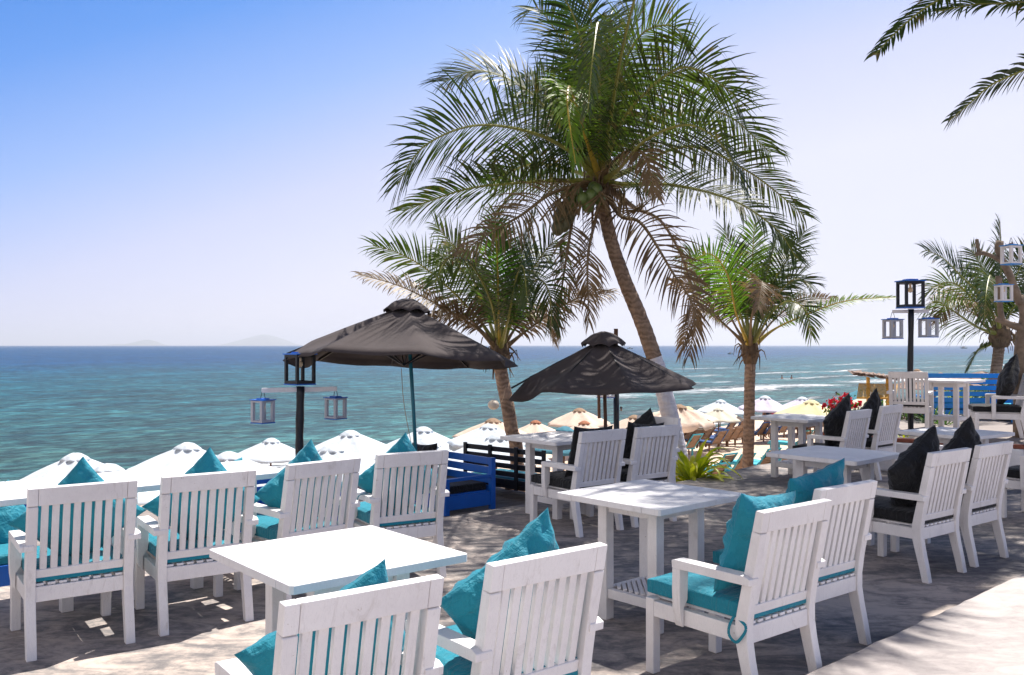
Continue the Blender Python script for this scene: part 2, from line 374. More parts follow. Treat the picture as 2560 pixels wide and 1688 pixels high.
# S_ is measured from the origin: n = (-sin42, cos42)
foam = band(62, 5.5, 10, 55, 75, 1, .20)
foam = math_n(nt, 'MAXIMUM', foam, band(93, 5.0, 14, 95, 125, 4, .33))
foam = math_n(nt, 'MAXIMUM', foam, band(76, 4.0, 12, 85, 110, 7, .36))
foam = math_n(nt, 'MAXIMUM', foam, band(46, 3.0, 8, 48, 70, 9, .40))
foam = math_n(nt, 'MAXIMUM', foam, band(122, 6.0, 20, 110, 160, 12, .37))
foam = math_n(nt, 'MAXIMUM', foam, band(36, 2.2, 4, -60, -10, 15, .22))
caps = ramp(nt, noise_n(nt, 1, 8, .8, cmb(.22, .9)), [(.70, (0, 0, 0)), (.75, (1, 1, 1))])
foam = math_n(nt, 'MAXIMUM', foam, math_n(nt, 'MULTIPLY', caps, .5))
base = mixc(nt, foam, base, (.82, .84, .87)); nt.links.new(base, bs.inputs['Base Color'])
nt.links.new(math_n(nt, 'ADD', .52, math_n(nt, 'MULTIPLY', foam, .3)), bs.inputs['Roughness'])
bs.inputs['IOR'].default_value = 1.33; bs.inputs['Specular IOR Level'].default_value = .45
hA = noise_n(nt, 1, 4, .6, cmb(.10, .42), .4); hB = noise_n(nt, 1, 5, .65, cmb(.5, 1.6), .5); hC = noise_n(nt, 1, 5, .7, cmb(2.4, 5.0), .3)
hh = math_n(nt, 'ADD', math_n(nt, 'MULTIPLY', hA, 1.0), math_n(nt, 'ADD', math_n(nt, 'MULTIPLY', hB, .45), math_n(nt, 'MULTIPLY', hC, .16)))
bump(nt, bs, math_n(nt, 'ADD', hh, math_n(nt, 'MULTIPLY', foam, .25)), 1.0, 1.1)

# ------------------------------------------------------------------ setting: sea, beach, terraces
SEA = -3.6
NRM = V((-sin(SH), cos(SH), 0)); TAN = V((cos(SH), sin(SH), 0)); ORG = V((0, 9.35, 0))
def sdist(x, y): return (V((x, y, 0))-ORG).dot(NRM)
mb = MB(); mb.add([(-30000, -200, SEA), (30000, -200, SEA), (30000, 30000, SEA), (-30000, 30000, SEA)], [(0, 1, 2, 3)])
tag(mb.build('sea', M['sea']), kind='structure')
def beach_z(s):
    K = [(-30, -.9), (-2, -1.3), (2, -1.9), (8, -2.6), (17, -2.95), (27, -3.62), (34, -4.3), (60, -7)]
    if s <= K[0][0]: return K[0][1]
    for (a, za), (b, zb) in zip(K, K[1:]):
        if s <= b: return za+(zb-za)*(s-a)/(b-a)
    return K[-1][1]
mb = MB(); nx, ny = 110, 60
for j in range(ny):
    for i in range(nx):
        t = -60+i*190/(nx-1); s = -30+j*90/(ny-1)
        p = ORG+TAN*t+NRM*s
        z = beach_z(s+2.0*sin(t*.08))+.10*noise.noise(V((p.x*.5, p.y*.5, 0)))+.04*noise.noise(V((p.x*2, p.y*2, 3)))
        mb.v.append((p.x, p.y, z))
for j in range(ny-1):
    for i in range(nx-1):
        a = j*nx+i; mb.f.append((a, a+1, a+nx+1, a+nx)); mb.m.append(0)
tag(mb.build('beach', M['sand'], smooth=True), kind='structure')

EDGE = [V((-16, -3.8, 0)), V((-9, 1.6, 0)), at(25, 1463), at(1112, 1293), at(1330, 1257), at(1722, 1200), at(1895, 1162), V((5.2, 13.6, 0))]
def slab(name, pts, z0, z1, mat, kind='structure', bevel=.01):
    mb = MB(); mb.prism([(p[0], p[1]) for p in pts], 2, z0, z1)
    return tag(mb.build(name, mat, bevel=bevel), kind=kind)
slab('terrace', [(-16, -14), (14, -14), (14, 10), (9, 14)]+[(p.x, p.y) for p in reversed(EDGE)], -2.4, 0, M['concrete'])
# raised platform at the lower right, with a rough chipped edge
pa, pb = at(2009, 1688, .12), at(2560, 1432, .12); dv = (pb-pa).normalized(); nv = V((dv.y, -dv.x, 0))
poly = []
N = 150
for i in range(N+1):
    q = pa-dv*5+dv*(14*i/N); j = .012*noise.noise(V((i*.5, 0, 0)))+.018*noise.noise(V((i*.12, 4, 0)))
    poly.append((q.x+nv.x*j, q.y+nv.y*j))
e1 = pa+dv*9+nv*9; e0 = pa-dv*5+nv*9
slab('raised_platform', poly+[(e1.x, e1.y), (e0.x, e0.y)], .004, .12, M['concrete2'], bevel=.012)
# wooden deck one step lower, seaward of the concrete
mb = MB(); dz = -.22
for k in range(26):
    s0 = -.1+k*.145
    for t0, t1 in ((-14, -9.5), (-9.49, -5), (-4.99, -.6), (-.59, 1.5)):
        a = ORG+TAN*(t0+(k % 2)*.0)+NRM*s0; b = ORG+TAN*t1+NRM*s0
        mb.bar((a.x, a.y, dz-.015+.002*random.Random(k*7+t0).random()), (b.x, b.y, dz-.015), .135, .03, NRM)
tag(mb.build('wooden_deck', M['deckwood'], bevel=.003), kind='structure')
slab('deck_base', [tuple((ORG+TAN*t+NRM*s)[:2]) for t, s in ((-14, -.2), (1.5, -.2), (1.5, 3.6), (-14, 3.6))], -2.4, dz-.034, M['sand'])
# upper terrace with a white wall and brick coping
UZ = .35
wl = [at(2036, 1090, .38), at(2237, 1107, .38), at(2560, 1125, .38)]
wl.append(wl[2]+(wl[2]-wl[1])*2.2)
up = [(p.x, p.y) for p in wl]+[(16, 8.5), (26, 20), (22, 30), (9.8, 21.0), (6.4, 16.6)]
inner = []
for i, p in enumerate(wl): inner.append((p.x+.14, p.y+.16))
slab('upper_terrace', inner+[(16, 8.7), (26, 20), (22, 30), (9.9, 20.8), (6.6, 16.4)], -1.5, UZ, M['deckwood'])
wall = empty('retaining_wall', (wl[1].x, wl[1].y, 0), 0, 'rough white plastered low wall with brick coping under the upper terrace', 'wall')
mb = MB(); mc = MB()
for a, b in zip(wl, wl[1:]):
    d = (b-a).normalized(); n = V((-d.y, d.x, 0))
    if n.y < 0: n = -n
    c = wall.location
    P = [a-c, b-c, b-c+n*.2, a-c+n*.2]
    mb.prism([(p.x, p.y) for p in P], 2, .0, .38)
    L = (b-a).length; k = 0
    while k*.22 < L-.1:
        q0 = a-c+d*(k*.22+.006)+n*.10; q1 = a-c+d*min(k*.22+.212, L)+n*.10
        mc.bar((q0.x, q0.y, .407), (q1.x, q1.y, .407), .10, .05, n); k += 1
mb.build('wall', M['plaster'], wall, bevel=.02, seg=3); mc.build('brick_coping', M['brick'], wall, bevel=.006)

# ------------------------------------------------------------------ armchair
def offset_poly(path):                       # (y, z, half thickness) -> side profile polygon
    L = []; R = []
    for i, (y, z, h) in enumerate(path):
        y0, z0 = path[max(i-1, 0)][:2]; y1, z1 = path[min(i+1, len(path)-1)][:2]
        ty, tz = y1-y0, z1-z0; l = sqrt(ty*ty+tz*tz); ty /= l; tz /= l
        if i in (0,): ty, tz = 0, 1
        L.append((y-tz*h, z+ty*h)); R.append((y+tz*h, z-ty*h))
    return L+R[::-1]
POST = [(-.060, 0, .024), (-.040, .10, .026), (-.014, .21, .029), (.004, .30, .033), (.004, .38, .033), (-.012, .47, .029), (-.038, .60, .026), (-.080, .80, .024)]
def backy(z): return -.012-.30*(z-.47)*0-(z-.47)*.206
def make_chair(cushion):
    r = empty('armchair', (0, 0, 0))
    wm = M['white']
    for s in (-1, 1):
        mb = MB(); x = s*.241
        mb.prism(offset_poly(POST), 0, x-.025, x+.025); mb.build('back_leg', wm, r, bevel=.004)
        mb = MB(); mb.box(x-.026, x+.026, .534, .586, 0, .375); mb.build('front_leg', wm, r, bevel=.005)
        mb = MB()
        mb.prism([(-.065, .562), (.385, .562), (.388, .598), (.37, .604), (-.04, .604), (-.068, .592)], 0, s*.228, s*.298)
        pl = [(.298, .562), (.300, .46), (.296, .37), (.287, .31), (.274, .283), (.2675, .283), (.2675, .372), (.240, .41), (.234, .562)]
        mb.prism([(s*a, b) for a, b in pl], 1, .335, .383)
        mb.build('armrest', wm, r, bevel=.006)
    mb = MB()
    mb.box(-.216, .216, -.020, .026, .285, .365); mb.box(-.215, .215, .545, .583, .285, .365)
    for s in (-1, 1): mb.box(s*.241-.022, s*.241+.022, .035, .535, .287, .363)
    for k in range(8):
        x = -.195+k*.0557; mb.box(x-.019, x+.019, -.012, .57, .367, .381)
    mb.build('seat_frame', wm, r, bevel=.003)
    mb = MB()
    z0, z1 = .80, .894; y0, y1 = -.080, -.099
    for xa, xb in ((-.266, -.2168), (-.2152, .2152), (.2168, .266)): mb.prism([(y0-.024, z0), (y1-.023, z1), (y1+.020, z1+.004), (y0+.022, z0+.004)], 0, xa, xb)
    mb.build('top_rail', wm, r, bevel=.003)
    mb = MB()
    mb.bar((0, backy(.40)+.006, .40), (0, backy(.457)+.006, .457), .432, .036); mb.build('lower_rail', wm, r, bevel=.004)
    mb = MB()
    for k in range(8):
        x = -.216+.0178+.0173+k*.0518
        mb.bar((x, backy(.455)+.004, .455), (x, backy(.806)+.004, .806), .0328, .022)
    mb.build('slats', wm, r, bevel=.002)
    # cushion
    mb = MB(); n = 14; X, Y0, Y1, Z0, Z1 = .238, -.012, .605, .3825, .476
    def shell(top):
        b = len(mb.v)
        for j in range(n+1):
            for i in range(n+1):
                u = -1+2*i/n; q = -1+2*j/n
                rr = (1-abs(u)**6)*(1-abs(q)**6)
                x = u*X*(1-.012*(1-q*q)); y = (Y0+Y1)/2+q*(Y1-Y0)/2
                zt = Z1-.012+.016*(1-u*u)*(1-q*q)+.006*noise.noise(V((u*2.2, q*2.2, 3)))
                z = (zt if top else Z0+.0)
                if max(abs(u), abs(q)) > .999: z = zt-.008 if top else Z0+.006
                mb.v.append((x, y, z))
        for j in range(n):
            for i in range(n):
                a = b+j*(n+1)+i; f = (a, a+1, a+n+2, a+n+1); mb.f.append(f if top else f[::-1]); mb.m.append(0)
        return b
    a = shell(True); b = shell(False)
    ring = [i for i in range(n)]+[n+(n+1)*j for j in range(n)]+[(n+1)*n+i for i in range(n, 0, -1)]+[(n+1)*j for j in range(n, 0, -1)]
    for k in range(len(ring)):
        i, j = ring[k], ring[(k+1) % len(ring)]; mb.f.append((a+i, b+i, b+j, a+j)[::1]); mb.m.append(0)
    o = mb.build('seat_cushion', cushion, r, bevel=.007)
    for p in o.data.polygons: p.use_smooth = False
    return r
random.seed(4)
CH = dict()
chairs = {
 1: (-2.329, 4.872, 35.4, 't', 'armchair', 'white slatted armchair with teal cushion at the far left end of the long table row'),
 2: (-1.796, 5.278, 34.2, 't', '', 'white slatted armchair with teal cushion, second from the left along the long table row'),
 3: (-1.263, 5.815, 44.4, 't', '', 'white slatted armchair with teal cushion directly behind the sunlit square table'),
 4: (-.732, 6.300, 30.0, 't', '', 'white slatted armchair with teal cushion beside the blue slatted sofa, below the large black umbrella'),
 5: (-.501, 2.813, 36.3, 't', '', 'white slatted armchair with teal cushion closest to the viewer, cut off by the bottom edge'),
 6: (.071, 3.275, 38.3, 't', '', 'white slatted armchair in the foreground whose teal pillow stands tall above its back'),
 7: (1.241, 4.231, 38.3, 't', '', 'white slatted armchair showing its whole teal seat cushion and a dangling cushion tie'),
 8: (1.706, 4.843, 37.9, 't', '', 'white slatted armchair with teal cushion standing half behind the one with the dangling tie'),
 9: (3.010, 6.403, 36.9, 'b', '', 'white slatted armchair with black cushion and full left arm, nearest the raised platform'),
 10: (3.564, 6.855, 37.5, 'b', '', 'white slatted armchair with a chipped arm end and a wrinkled black pillow'),
 11: (5.19, 8.27, 38.0, 'b', '', 'white armchair with black cushion cut off by the right edge at floor level'),
 12: (3.870, 10.296, 43.0, 'b', '', 'white slatted armchair with black pillow beside the red flowers'),
 13: (4.584, 11.125, 41.5, 'b', '', 'white slatted armchair with pointed black pillow in front of the low white wall'),
 14: (.730, 7.884, 37.9, 'b', '', 'left armchair of the black cushioned pair under the smaller black umbrella'),
 15: (1.267, 8.292, 35.6, 'b', '', 'right armchair of the black cushioned pair under the smaller black umbrella, by the lily'),
 16: (1.44, 9.24, 133, 'b', '', 'white armchair of which only the back top shows beside the white painted palm trunk'),
 17: (5.83, 13.25, -30, 'b', '', 'white slatted armchair with black cushion on the upper terrace below the blue lantern post'),
 18: (6.90, 12.25, 70, 'b', '', 'white armchair with thick black cushion seen sideways on the upper terrace'),
}
proto = {}
for k, (x, y, a, kind, _, lab) in chairs.items():
    if kind not in proto:
        c = make_chair(M['teal'] if kind == 't' else M['blackf']); proto[kind] = c
    else: c = copy_tree(proto[kind])
    c.location = (x, y, UZ if k > 16 else 0); c.rotation_euler = (0, 0, radians(a))
    tag(c, lab, 'armchair', 'white armchairs around the terrace tables'); CH[k] = c
# dangling tie of chair 7, straps of others
def tie(c, pts, mat, wd=.014):
    mb = MB(); P = spline(pts, 18)
    for a, b in zip(P, P[1:]): mb.bar(a, b, wd, .002, (0, 1, 0))
    mb.build('cushion_tie', mat, c)
tie(CH[7], [(-.255, .05, .40), (-.275, .06, .36), (-.285, .055, .32), (-.285, .02, .295), (-.283, -.01, .32), (-.272, -.03, .37), (-.262, .02, .40)], M['teal'])
tie(CH[14], [(-.20, .02, .38), (-.215, .0, .30), (-.22, -.01, .18)], M['blackf'], .01)
tie(CH[17], [(.27, .10, .40), (.285, .09, .30), (.28, .06, .10)], M['blackf'], .012)
tie(CH[4], [(-.27, .05, .615), (-.32, .08, .60), (-.33, .1, .56)], M['teal'], .012)

# ------------------------------------------------------------------ pillows
def pillow_mesh(name, mat, half, seed, thick=.085, wr=1.0):
    mb = MB(); n = 34
    for sgn in (1, -1):
        b = len(mb.v)
        for j in range(n+1):
            for i in range(n+1):
                u = -1+2*i/n; q = -1+2*j/n
                u = math.copysign(abs(u)**.85, u); q = math.copysign(abs(q)**.85, q)
                x = u*half*(1-.11*(1-q*q)); z = q*half*(1-.11*(1-u*u))
                e = max(0, (1-u*u)*(1-q*q))
                y = sgn*(thick*e**.42)
                ew = exp(-6*(1-abs(u))**1.0)*sin(q*19+seed+2*noise.noise(V((q*3, seed, 0))))+exp(-6*(1-abs(q)))*sin(u*17+seed*1.7+2*noise.noise(V((u*3, seed, 5))))
                y += sgn*wr*min(1, e*5)*(.014*ew+.020*noise.noise(V((x*9, z*9, seed+sgn)))+.008*noise.noise(V((x*22+z*9, z*20, seed*2+sgn))))
                mb.v.append((x, y, z))
        for j in range(n):
            for i in range(n):
                a = b+j*(n+1)+i; f = (a, a+1, a+n+2, a+n+1); mb.f.append(f if sgn < 0 else f[::-1]); mb.m.append(0)
    o = mb.build(name, mat, smooth=True)
    return o
def put_pillow(ch, mat, dx, dy, dz, spin, tilt, seed, lab, half=.25, yaw=0, thick=.085, wr=1.0, group='throw pillows on the armchairs'):
    o = pillow_mesh('pillow', mat, half, seed, thick, wr)
    Mx = Matrix.Translation(V(CH[ch].location)) @ Matrix.Rotation(CH[ch].rotation_euler.z, 4, 'Z') @ Matrix.Translation((dx, dy, dz)) @ Matrix.Rotation(radians(yaw), 4, 'Z') @ Matrix.Rotation(radians(tilt), 4, 'X') @ Matrix.Rotation(radians(spin), 4, 'Y')
    B = Matrix.Translation(V(CH[ch].location)) @ Matrix.Rotation(CH[ch].rotation_euler.z, 4, 'Z'); Bi = B.inverted()
    o.matrix_world = Mx; Mi = Mx.inverted(); A_ = Bi @ Mx; Ai = A_.inverted()
    for vt in o.data.vertices:             # the pillow sags onto the seat cushion and against the slats
        p = A_ @ vt.co
        if p.z < .48: e = .48-p.z; p.z = .478+e*.06; p.y += e*.35
        lim = -.012-(p.z-.47)*.206+.030
        if p.y < lim and p.z < .91: p.y = lim-(lim-p.y)*.06
        vt.co = Ai @ p
    return tag(o, lab, 'pillow', group)
te, bl = M['teal'], M['blackf']
put_pillow(1, te, .02, .13, .685, 45, 14, 1.2, 'teal pillow stood on its corner on the leftmost armchair')
put_pillow(2, te, .03, .13, .690, 47, 14, 2.9, 'teal pillow with a visible seam, on the second armchair from the left')
put_pillow(3, te, -.02, .13, .685, 47, 14, 4.1, 'teal pillow peaking just right of the black lantern pole')
put_pillow(4, te, -.01, .13, .680, 48, 14, 5.3, 'teal pillow peaking at the foot of the teal umbrella pole')
put_pillow(5, te, .03, .15, .60, 62, 18, 6.6, 'teal pillow behind the slats of the closest armchair at the bottom edge', half=.265)
put_pillow(6, te, .055, .16, .665, 55, 17, 7.7, 'large crumpled teal pillow rising in the foreground centre', half=.27, wr=1.5)
put_pillow(7, te, -.0, .12, .70, 5, 15, 8.8, 'square teal pillow leaning upright over a full teal seat cushion', half=.245, yaw=4, thick=.09)
put_pillow(8, te, .02, .12, .735, -9, 14, 9.9, 'teal pillow propped upright behind another teal pillow, right of centre', half=.245, thick=.08)
put_pillow(9, bl, .01, .16, .685, 56, 16, 11.1, 'big black pillow leaning on the black cushioned armchair nearest the platform', half=.285, thick=.11)
put_pillow(10, bl, -.03, .15, .74, 47, 13, 12.2, 'wrinkled black pillow peaking above the armchair with the chipped arm', half=.26, thick=.10, wr=1.5)
put_pillow(12, bl, -.01, .15, .72, 54, 16, 13.3, 'black pillow next to the red flowers', half=.275)
put_pillow(13, bl, -.06, .15, .74, 46, 13, 14.4, 'sharply pointed black pillow in front of the bamboo stand', half=.27)
put_pillow(14, bl, .0, .085, .70, 2, 14, 15.5, 'upright black pillow on the left armchair under the smaller umbrella', half=.235, thick=.07)
put_pillow(15, bl, -.03, .085, .70, 4, 14, 16.6, 'upright black pillow on the right armchair under the smaller umbrella', half=.235, thick=.07)
put_pillow(16, bl, .02, .12, .70, 38, 12, 17.7, 'black pillow tip beside the white painted palm trunk', half=.22)
put_pillow(18, bl, .0, .15, .80, 40, 16, 18.8, 'tall black pillow cut by the right edge on the upper terrace', half=.28, thick=.11)

# ------------------------------------------------------------------ tables
def make_table(a=.816, b=.79):
    r = empty('table', (0, 0, 0)); A, B = a/2, b/2; fr = .125
    mb = MB()
    mb.prism([(-A+.012, -B), (A-.012, -B), (A, -B+.012), (A, -B+fr), (-A, -B+fr), (-A, -B+.012)], 2, .716, .75)
    mb.prism([(-A+.012, B), (A-.012, B), (A, B-.012), (A, B-fr), (-A, B-fr), (-A, B-.012)], 2, .716, .75)
    g = .0042
    mb.box(-A, -A+fr, -B+fr+g, B-fr-g, .716, .7502); mb.box(A-fr, A, -B+fr+g, B-fr-g, .716, .7502)
    n = 5; wd = (a-2*fr)/n
    for k in range(n):
        x = -A+fr+k*wd; mb.box(x+.003, x+wd-.003, -B+fr+g, B-fr-g, .716, .7497)
    mb.box(-A+.03, A-.03, -B+.03, B-.03, .708, .7145)
    mb.build('tabletop', M['whitetop'], r, bevel=.0025)
    h = .19
    for sx in (-1, 1):
        for sy in (-1, 1):
            mb = MB(); mb.box(sx*h-.034, sx*h+.034, sy*h-.034, sy*h+.034, 0, .707); mb.build('leg', M['white'], r, bevel=.004)
    mb = MB()
    for s in (-1, 1):
        mb.box(-h+.035, h-.035, s*h-.015, s*h+.015, .64, .7065); mb.box(s*h-.015, s*h+.015, -h+.035, h-.035, .64, .706)
    mb.build('apron', M['white'], r, bevel=.003)
    mb = MB()
    for s in (-1, 1):
        mb.box(-h+.035, h-.035, s*h-.02, s*h+.02, .13, .185); mb.box(s*h-.02, s*h+.02, -h+.035, h-.035, .13, .1845)
    for k in range(-7, 8):
        c = k*.045; e = h-.02
        pts = []
        x0 = max(-e, -e+c); x1 = min(e, e+c)
        if x1-x0 > .03: mb.bar((x0, x0-c, .19), (x1, x1-c, .19), .022, .012, (1, -1, 0))
    mb.build('shelf', M['white'], r, bevel=.002)
    return r
tabs = [
 (-.749, 3.868, 0, 39.9, 'white square table glaring in full sun at the front, ringed by teal cushioned armchairs'),
 (.83, 5.395, 0, 41.8, 'white square table in dappled shade left of the armchair with the dangling tie'),
 (.444, 8.755, 0, 41, 'white square table between the black bench and the smaller black umbrella pole'),
 (3.52, 11.16, 0, 41, 'white square table farthest out by the red flowers, overlooking the beach loungers'),
 (2.65, 7.406, 0, 41.8, 'white square table in shade, in front of the farthest one beside the slim palm trunk'),
 (4.535, 9.228, 0, 34, 'white square table in front of the low white wall, behind the black pillows'),
 (6.75, 13.95, UZ, 42, 'white square table on the upper terrace in front of the blue slatted sofa'),
 (-2.105, 6.356, 0, 41, 'right end table of the long white row, beside the blue sofa seats'),
 (-2.72, 5.822, 0, 41, 'middle table of the long white row behind the leftmost armchairs'),
 (-3.338, 5.286, 0, 41, 'left end table of the long white row, cut off by the left edge'),
]
tp = None
for x, y, z, a, lab in tabs:
    if tp is None: tp = make_table(); t = tp
    else: t = copy_tree(tp)
    t.location = (x, y, z); t.rotation_euler = (0, 0, radians(a)); tag(t, lab, 'table', 'white wooden tables on the terraces')

# ------------------------------------------------------------------ slatted sofas and the black bench
def make_sofa(L, mat, pad, padm, hb=.58, arm=True, name='sofa', ns=4):
    """origin at the centre of the back, facing +y; width along x"""
    r = empty(name, (0, 0, 0)); A = L/2; D = .68
    mb = MB()
    for k in range(ns):
        z = hb-.045-k*.105; mb.box(-A+.06, A-.06, -.015, .012, z-.040, z+.040)
    mb.build('backrest', mat, r, bevel=.004)
    for sx in (-1, 1):
        mb = MB(); x = sx*(A-.03); mb.box(x-.03, x+.03, -.03, .03, 0, hb); mb.build('back_post', mat, r, bevel=.004)
        mb = MB(); mb.box(x-.03, x+.03, D-.06, D, 0, .36 if arm else .24); mb.build('leg', mat, r, bevel=.004)
        if arm:
            mb = MB(); mb.box(x-.035, x+.035, .031, D+.004, .361, .395)
            mb.box(x-.012, x+.012, .031, D-.061, .05, .20)
            mb.build('armrest', mat, r, bevel=.004)
    mb = MB(); mb.box(-A+.06, A-.06, D-.045, D-.01, .05, .22); mb.box(-A+.062, A-.062, .035, D-.05, .19, .215)
    mb.build('seat', mat, r, bevel=.004)
    if pad:
        mb = MB(); mb.box(-A+.07, A-.07, .04, D-.02, .217, .30); mb.build('seat_cushion', padm, r, bevel=.025, seg=3)
    return r
def place(o, p, ang, lab, cat, group):
    o.location = p; o.rotation_euler = (0, 0, radians(ang)); return tag(o, lab, cat, group)
DZ = dz
# right blue sofa: back on the right, faces 221 deg -> local y to 221 => rotation 131
bpst = at(1230, 1272, DZ); fpst = at(1118, 1293, DZ)
s3 = make_sofa(1.5, M['blue'], True, M['blackf'])
fdir = V((cos(radians(221)), sin(radians(221)), 0)); wdir = V((cos(radians(131)), sin(radians(131)), 0))
place(s3, bpst+wdir*.72, 131, 'deep blue slatted sofa with black seat cushion beside the black bench', 'sofa', 'blue slatted sofas')
s2 = make_sofa(1.6, M['blue'], True, M['teal'])
place(s2, V((-2.55, 8.75, DZ)), 221, 'deep blue slatted sofa partly hidden behind the right end of the long white table row', 'sofa', 'blue slatted sofas')
s1 = make_sofa(1.6, M['blue'], True, M['teal'])
p1 = at(20, 1458, DZ)
place(s1, p1+V((cos(radians(221)), sin(radians(221)), 0))*.80+V((-.02, .38, 0)), 221, 'deep blue slatted sofa cut off by the left edge, behind the long table row', 'sofa', 'blue slatted sofas')
o = pillow_mesh('pillow', te, .25, 21.0); o.matrix_world = Matrix.Translation(at(2, 1300, .28)+V((-.1, .15, -.05))) @ Matrix.Rotation(radians(221), 4, 'Z') @ Matrix.Rotation(radians(20), 4, 'X') @ Matrix.Rotation(radians(30), 4, 'Y')
tag(o, 'teal pillow on the blue sofa at the far left edge', 'pillow', 'throw pillows on the sofas')
o = pillow_mesh('pillow', te, .25, 22.0); o.matrix_world = Matrix.Translation(V((-2.72, 8.55, DZ+.50))) @ Matrix.Rotation(radians(221), 4, 'Z') @ Matrix.Rotation(radians(18), 4, 'X') @ Matrix.Rotation(radians(8), 4, 'Y')
tag(o, 'teal pillow on the blue sofa behind the end of the table row', 'pillow', 'throw pillows on the sofas')
o = pillow_mesh('pillow', bl, .26, 23.0); o.matrix_world = Matrix.Translation(s3.location+fdir*.22+wdir*.35+V((0, 0, .42))) @ Matrix.Rotation(radians(131), 4, 'Z') @ Matrix.Rotation(radians(14), 4, 'X') @ Matrix.Rotation(radians(4), 4, 'Y')
tag(o, 'black pillow on the blue sofa beside the black bench', 'pillow', 'throw pillows on the sofas')
# black bench: back line towards -42 deg, faces away (48 deg)
bl0, bl1 = aty(1163, 1106, 11.4), aty(1368, 1128, 10.45)
L = (V((bl1.x-bl0.x, bl1.y-bl0.y, 0))).length; bang = math.degrees(math.atan2(bl1.y-bl0.y, bl1.x-bl0.x))
bn = empty('bench', ((bl0.x+bl1.x)/2, (bl0.y+bl1.y)/2, DZ), radians(bang), 'black slatted bench with teal seat pad seen from behind near the leaning palm', 'bench')
A = L/2; mb = MB()
for k in range(5): z = .585-k*.095; mb.box(-A+.03, A-.03, -.012, .012, z-.03, z+.03)
mb.build('backrest', M['black_wood'], bn, bevel=.003)
for k in range(4):
    x = -A+.03+k*(L-.06)/3; mb = MB(); mb.box(x-.025, x+.025, -.04, -.013, .12, .635); mb.build('back_post', M['black_wood'], bn, bevel=.003)
for x in (-A+.25, A-.25):
    mb = MB(); mb.box(x-.04, x+.04, -.0, .07, 0, .115); mb.build('leg', M['brownwood'], bn, bevel=.003)
    mb = MB(); mb.box(x-.04, x+.04, .5, .57, 0, .115); mb.build('leg', M['brownwood'], bn, bevel=.003)
mb = MB(); mb.box(-A+.02, A-.02, .014, .60, .12, .17); mb.build('seat', M['black_wood'], bn, bevel=.003)
mb = MB(); mb.box(-A+.05, A-.05, .03, .58, .172, .25); mb.build('seat_cushion', M['teal'], bn, bevel=.02, seg=3)
# bright blue sofas on the upper terrace
u1 = make_sofa(1.6, M['blue2'], True, M['padteal'], hb=.80, arm=True, ns=7)
q = aty(2432, 1050, 15.6); place(u1, V((q.x, 15.6, UZ)), -6, 'bright blue slatted sofa on the upper terrace behind the white table', 'sofa', 'blue slatted sofas')
u2 = make_sofa(1.35, M['blue2'], True, M['padteal'], hb=.90, arm=True, ns=8)
q = aty(2610, 1050, 15.2); place(u2, V((q.x, 15.0, UZ)), 4, 'bright blue slatted sofa cut off by the right edge below the bare tree', 'sofa', 'blue slatted sofas')

# ------------------------------------------------------------------ umbrellas
def canopy_mb(R, h, n, sag, seed, hem=.03, wr=.02, r0=0.0, curve=.16, nr=16, na=6, droop=None, tipd=0.0, overhang=.0):
    mb = MB(); NA = n*na
    for i in range(nr+1):
        r = r0+(1-r0)*i/nr
        for k in range(NA):
            a = 2*pi*k/NA; loc = (k % na)/na; g = sin(pi*loc)          # 0 at ribs, 1 mid panel
            rim = 1-g*(1-cos(pi/n))*1.7
            rr = R*r*rim
            z = h*(1-(1-curve)*r-curve*r*r)
            z -= sag*g*sin(pi*min(r, 1)**1.2)*.9
            z += wr*noise.noise(V((cos(a)*rr*2.2+seed, sin(a)*rr*2.2, seed)))*min(1, r*2)
            z += wr*.5*noise.noise(V((cos(a)*rr*6+seed, sin(a)*rr*6, seed+4)))*r
            if i == nr: z -= hem*(.4+.6*g)
            if droop:
                da = (a-droop[0]+pi) % (2*pi)-pi
                if abs(da) < droop[2]: z -= droop[1]*max(0, r-.78)/.22*cos(da/droop[2]*pi/2); 
            mb.v.append((rr*cos(a), rr*sin(a), z))
    for i in range(nr):
        for k in range(NA):
            a = i*NA+k; b = i*NA+(k+1) % NA; mb.f.append((a, b, b+NA, a+NA)); mb.m.append(0)
    return mb
def cap_mb(R, h, n, seed, z0):
    mb = MB(); na = 6; NA = n*na; nr = 7
    for i in range(nr+1):
        r = i/nr
        for k in range(NA):
            g = abs(sin(pi*(k % na)/na)); a = 2*pi*k/NA
            rr = R*r*(1+.05*g*r); z = z0+h*(1-r**2.2)+(.22*h*g*r**3)+.012*noise.noise(V((a*2, r*3, seed)))
            if i == 0: rr = R*.04
            mb.v.append((rr*cos(a), rr*sin(a), z))
    for i in range(nr):
        for k in range(NA):
            a = i*NA+k; b = i*NA+(k+1) % NA; mb.f.append((a, b, b+NA, a+NA)); mb.m.append(0)
    return mb
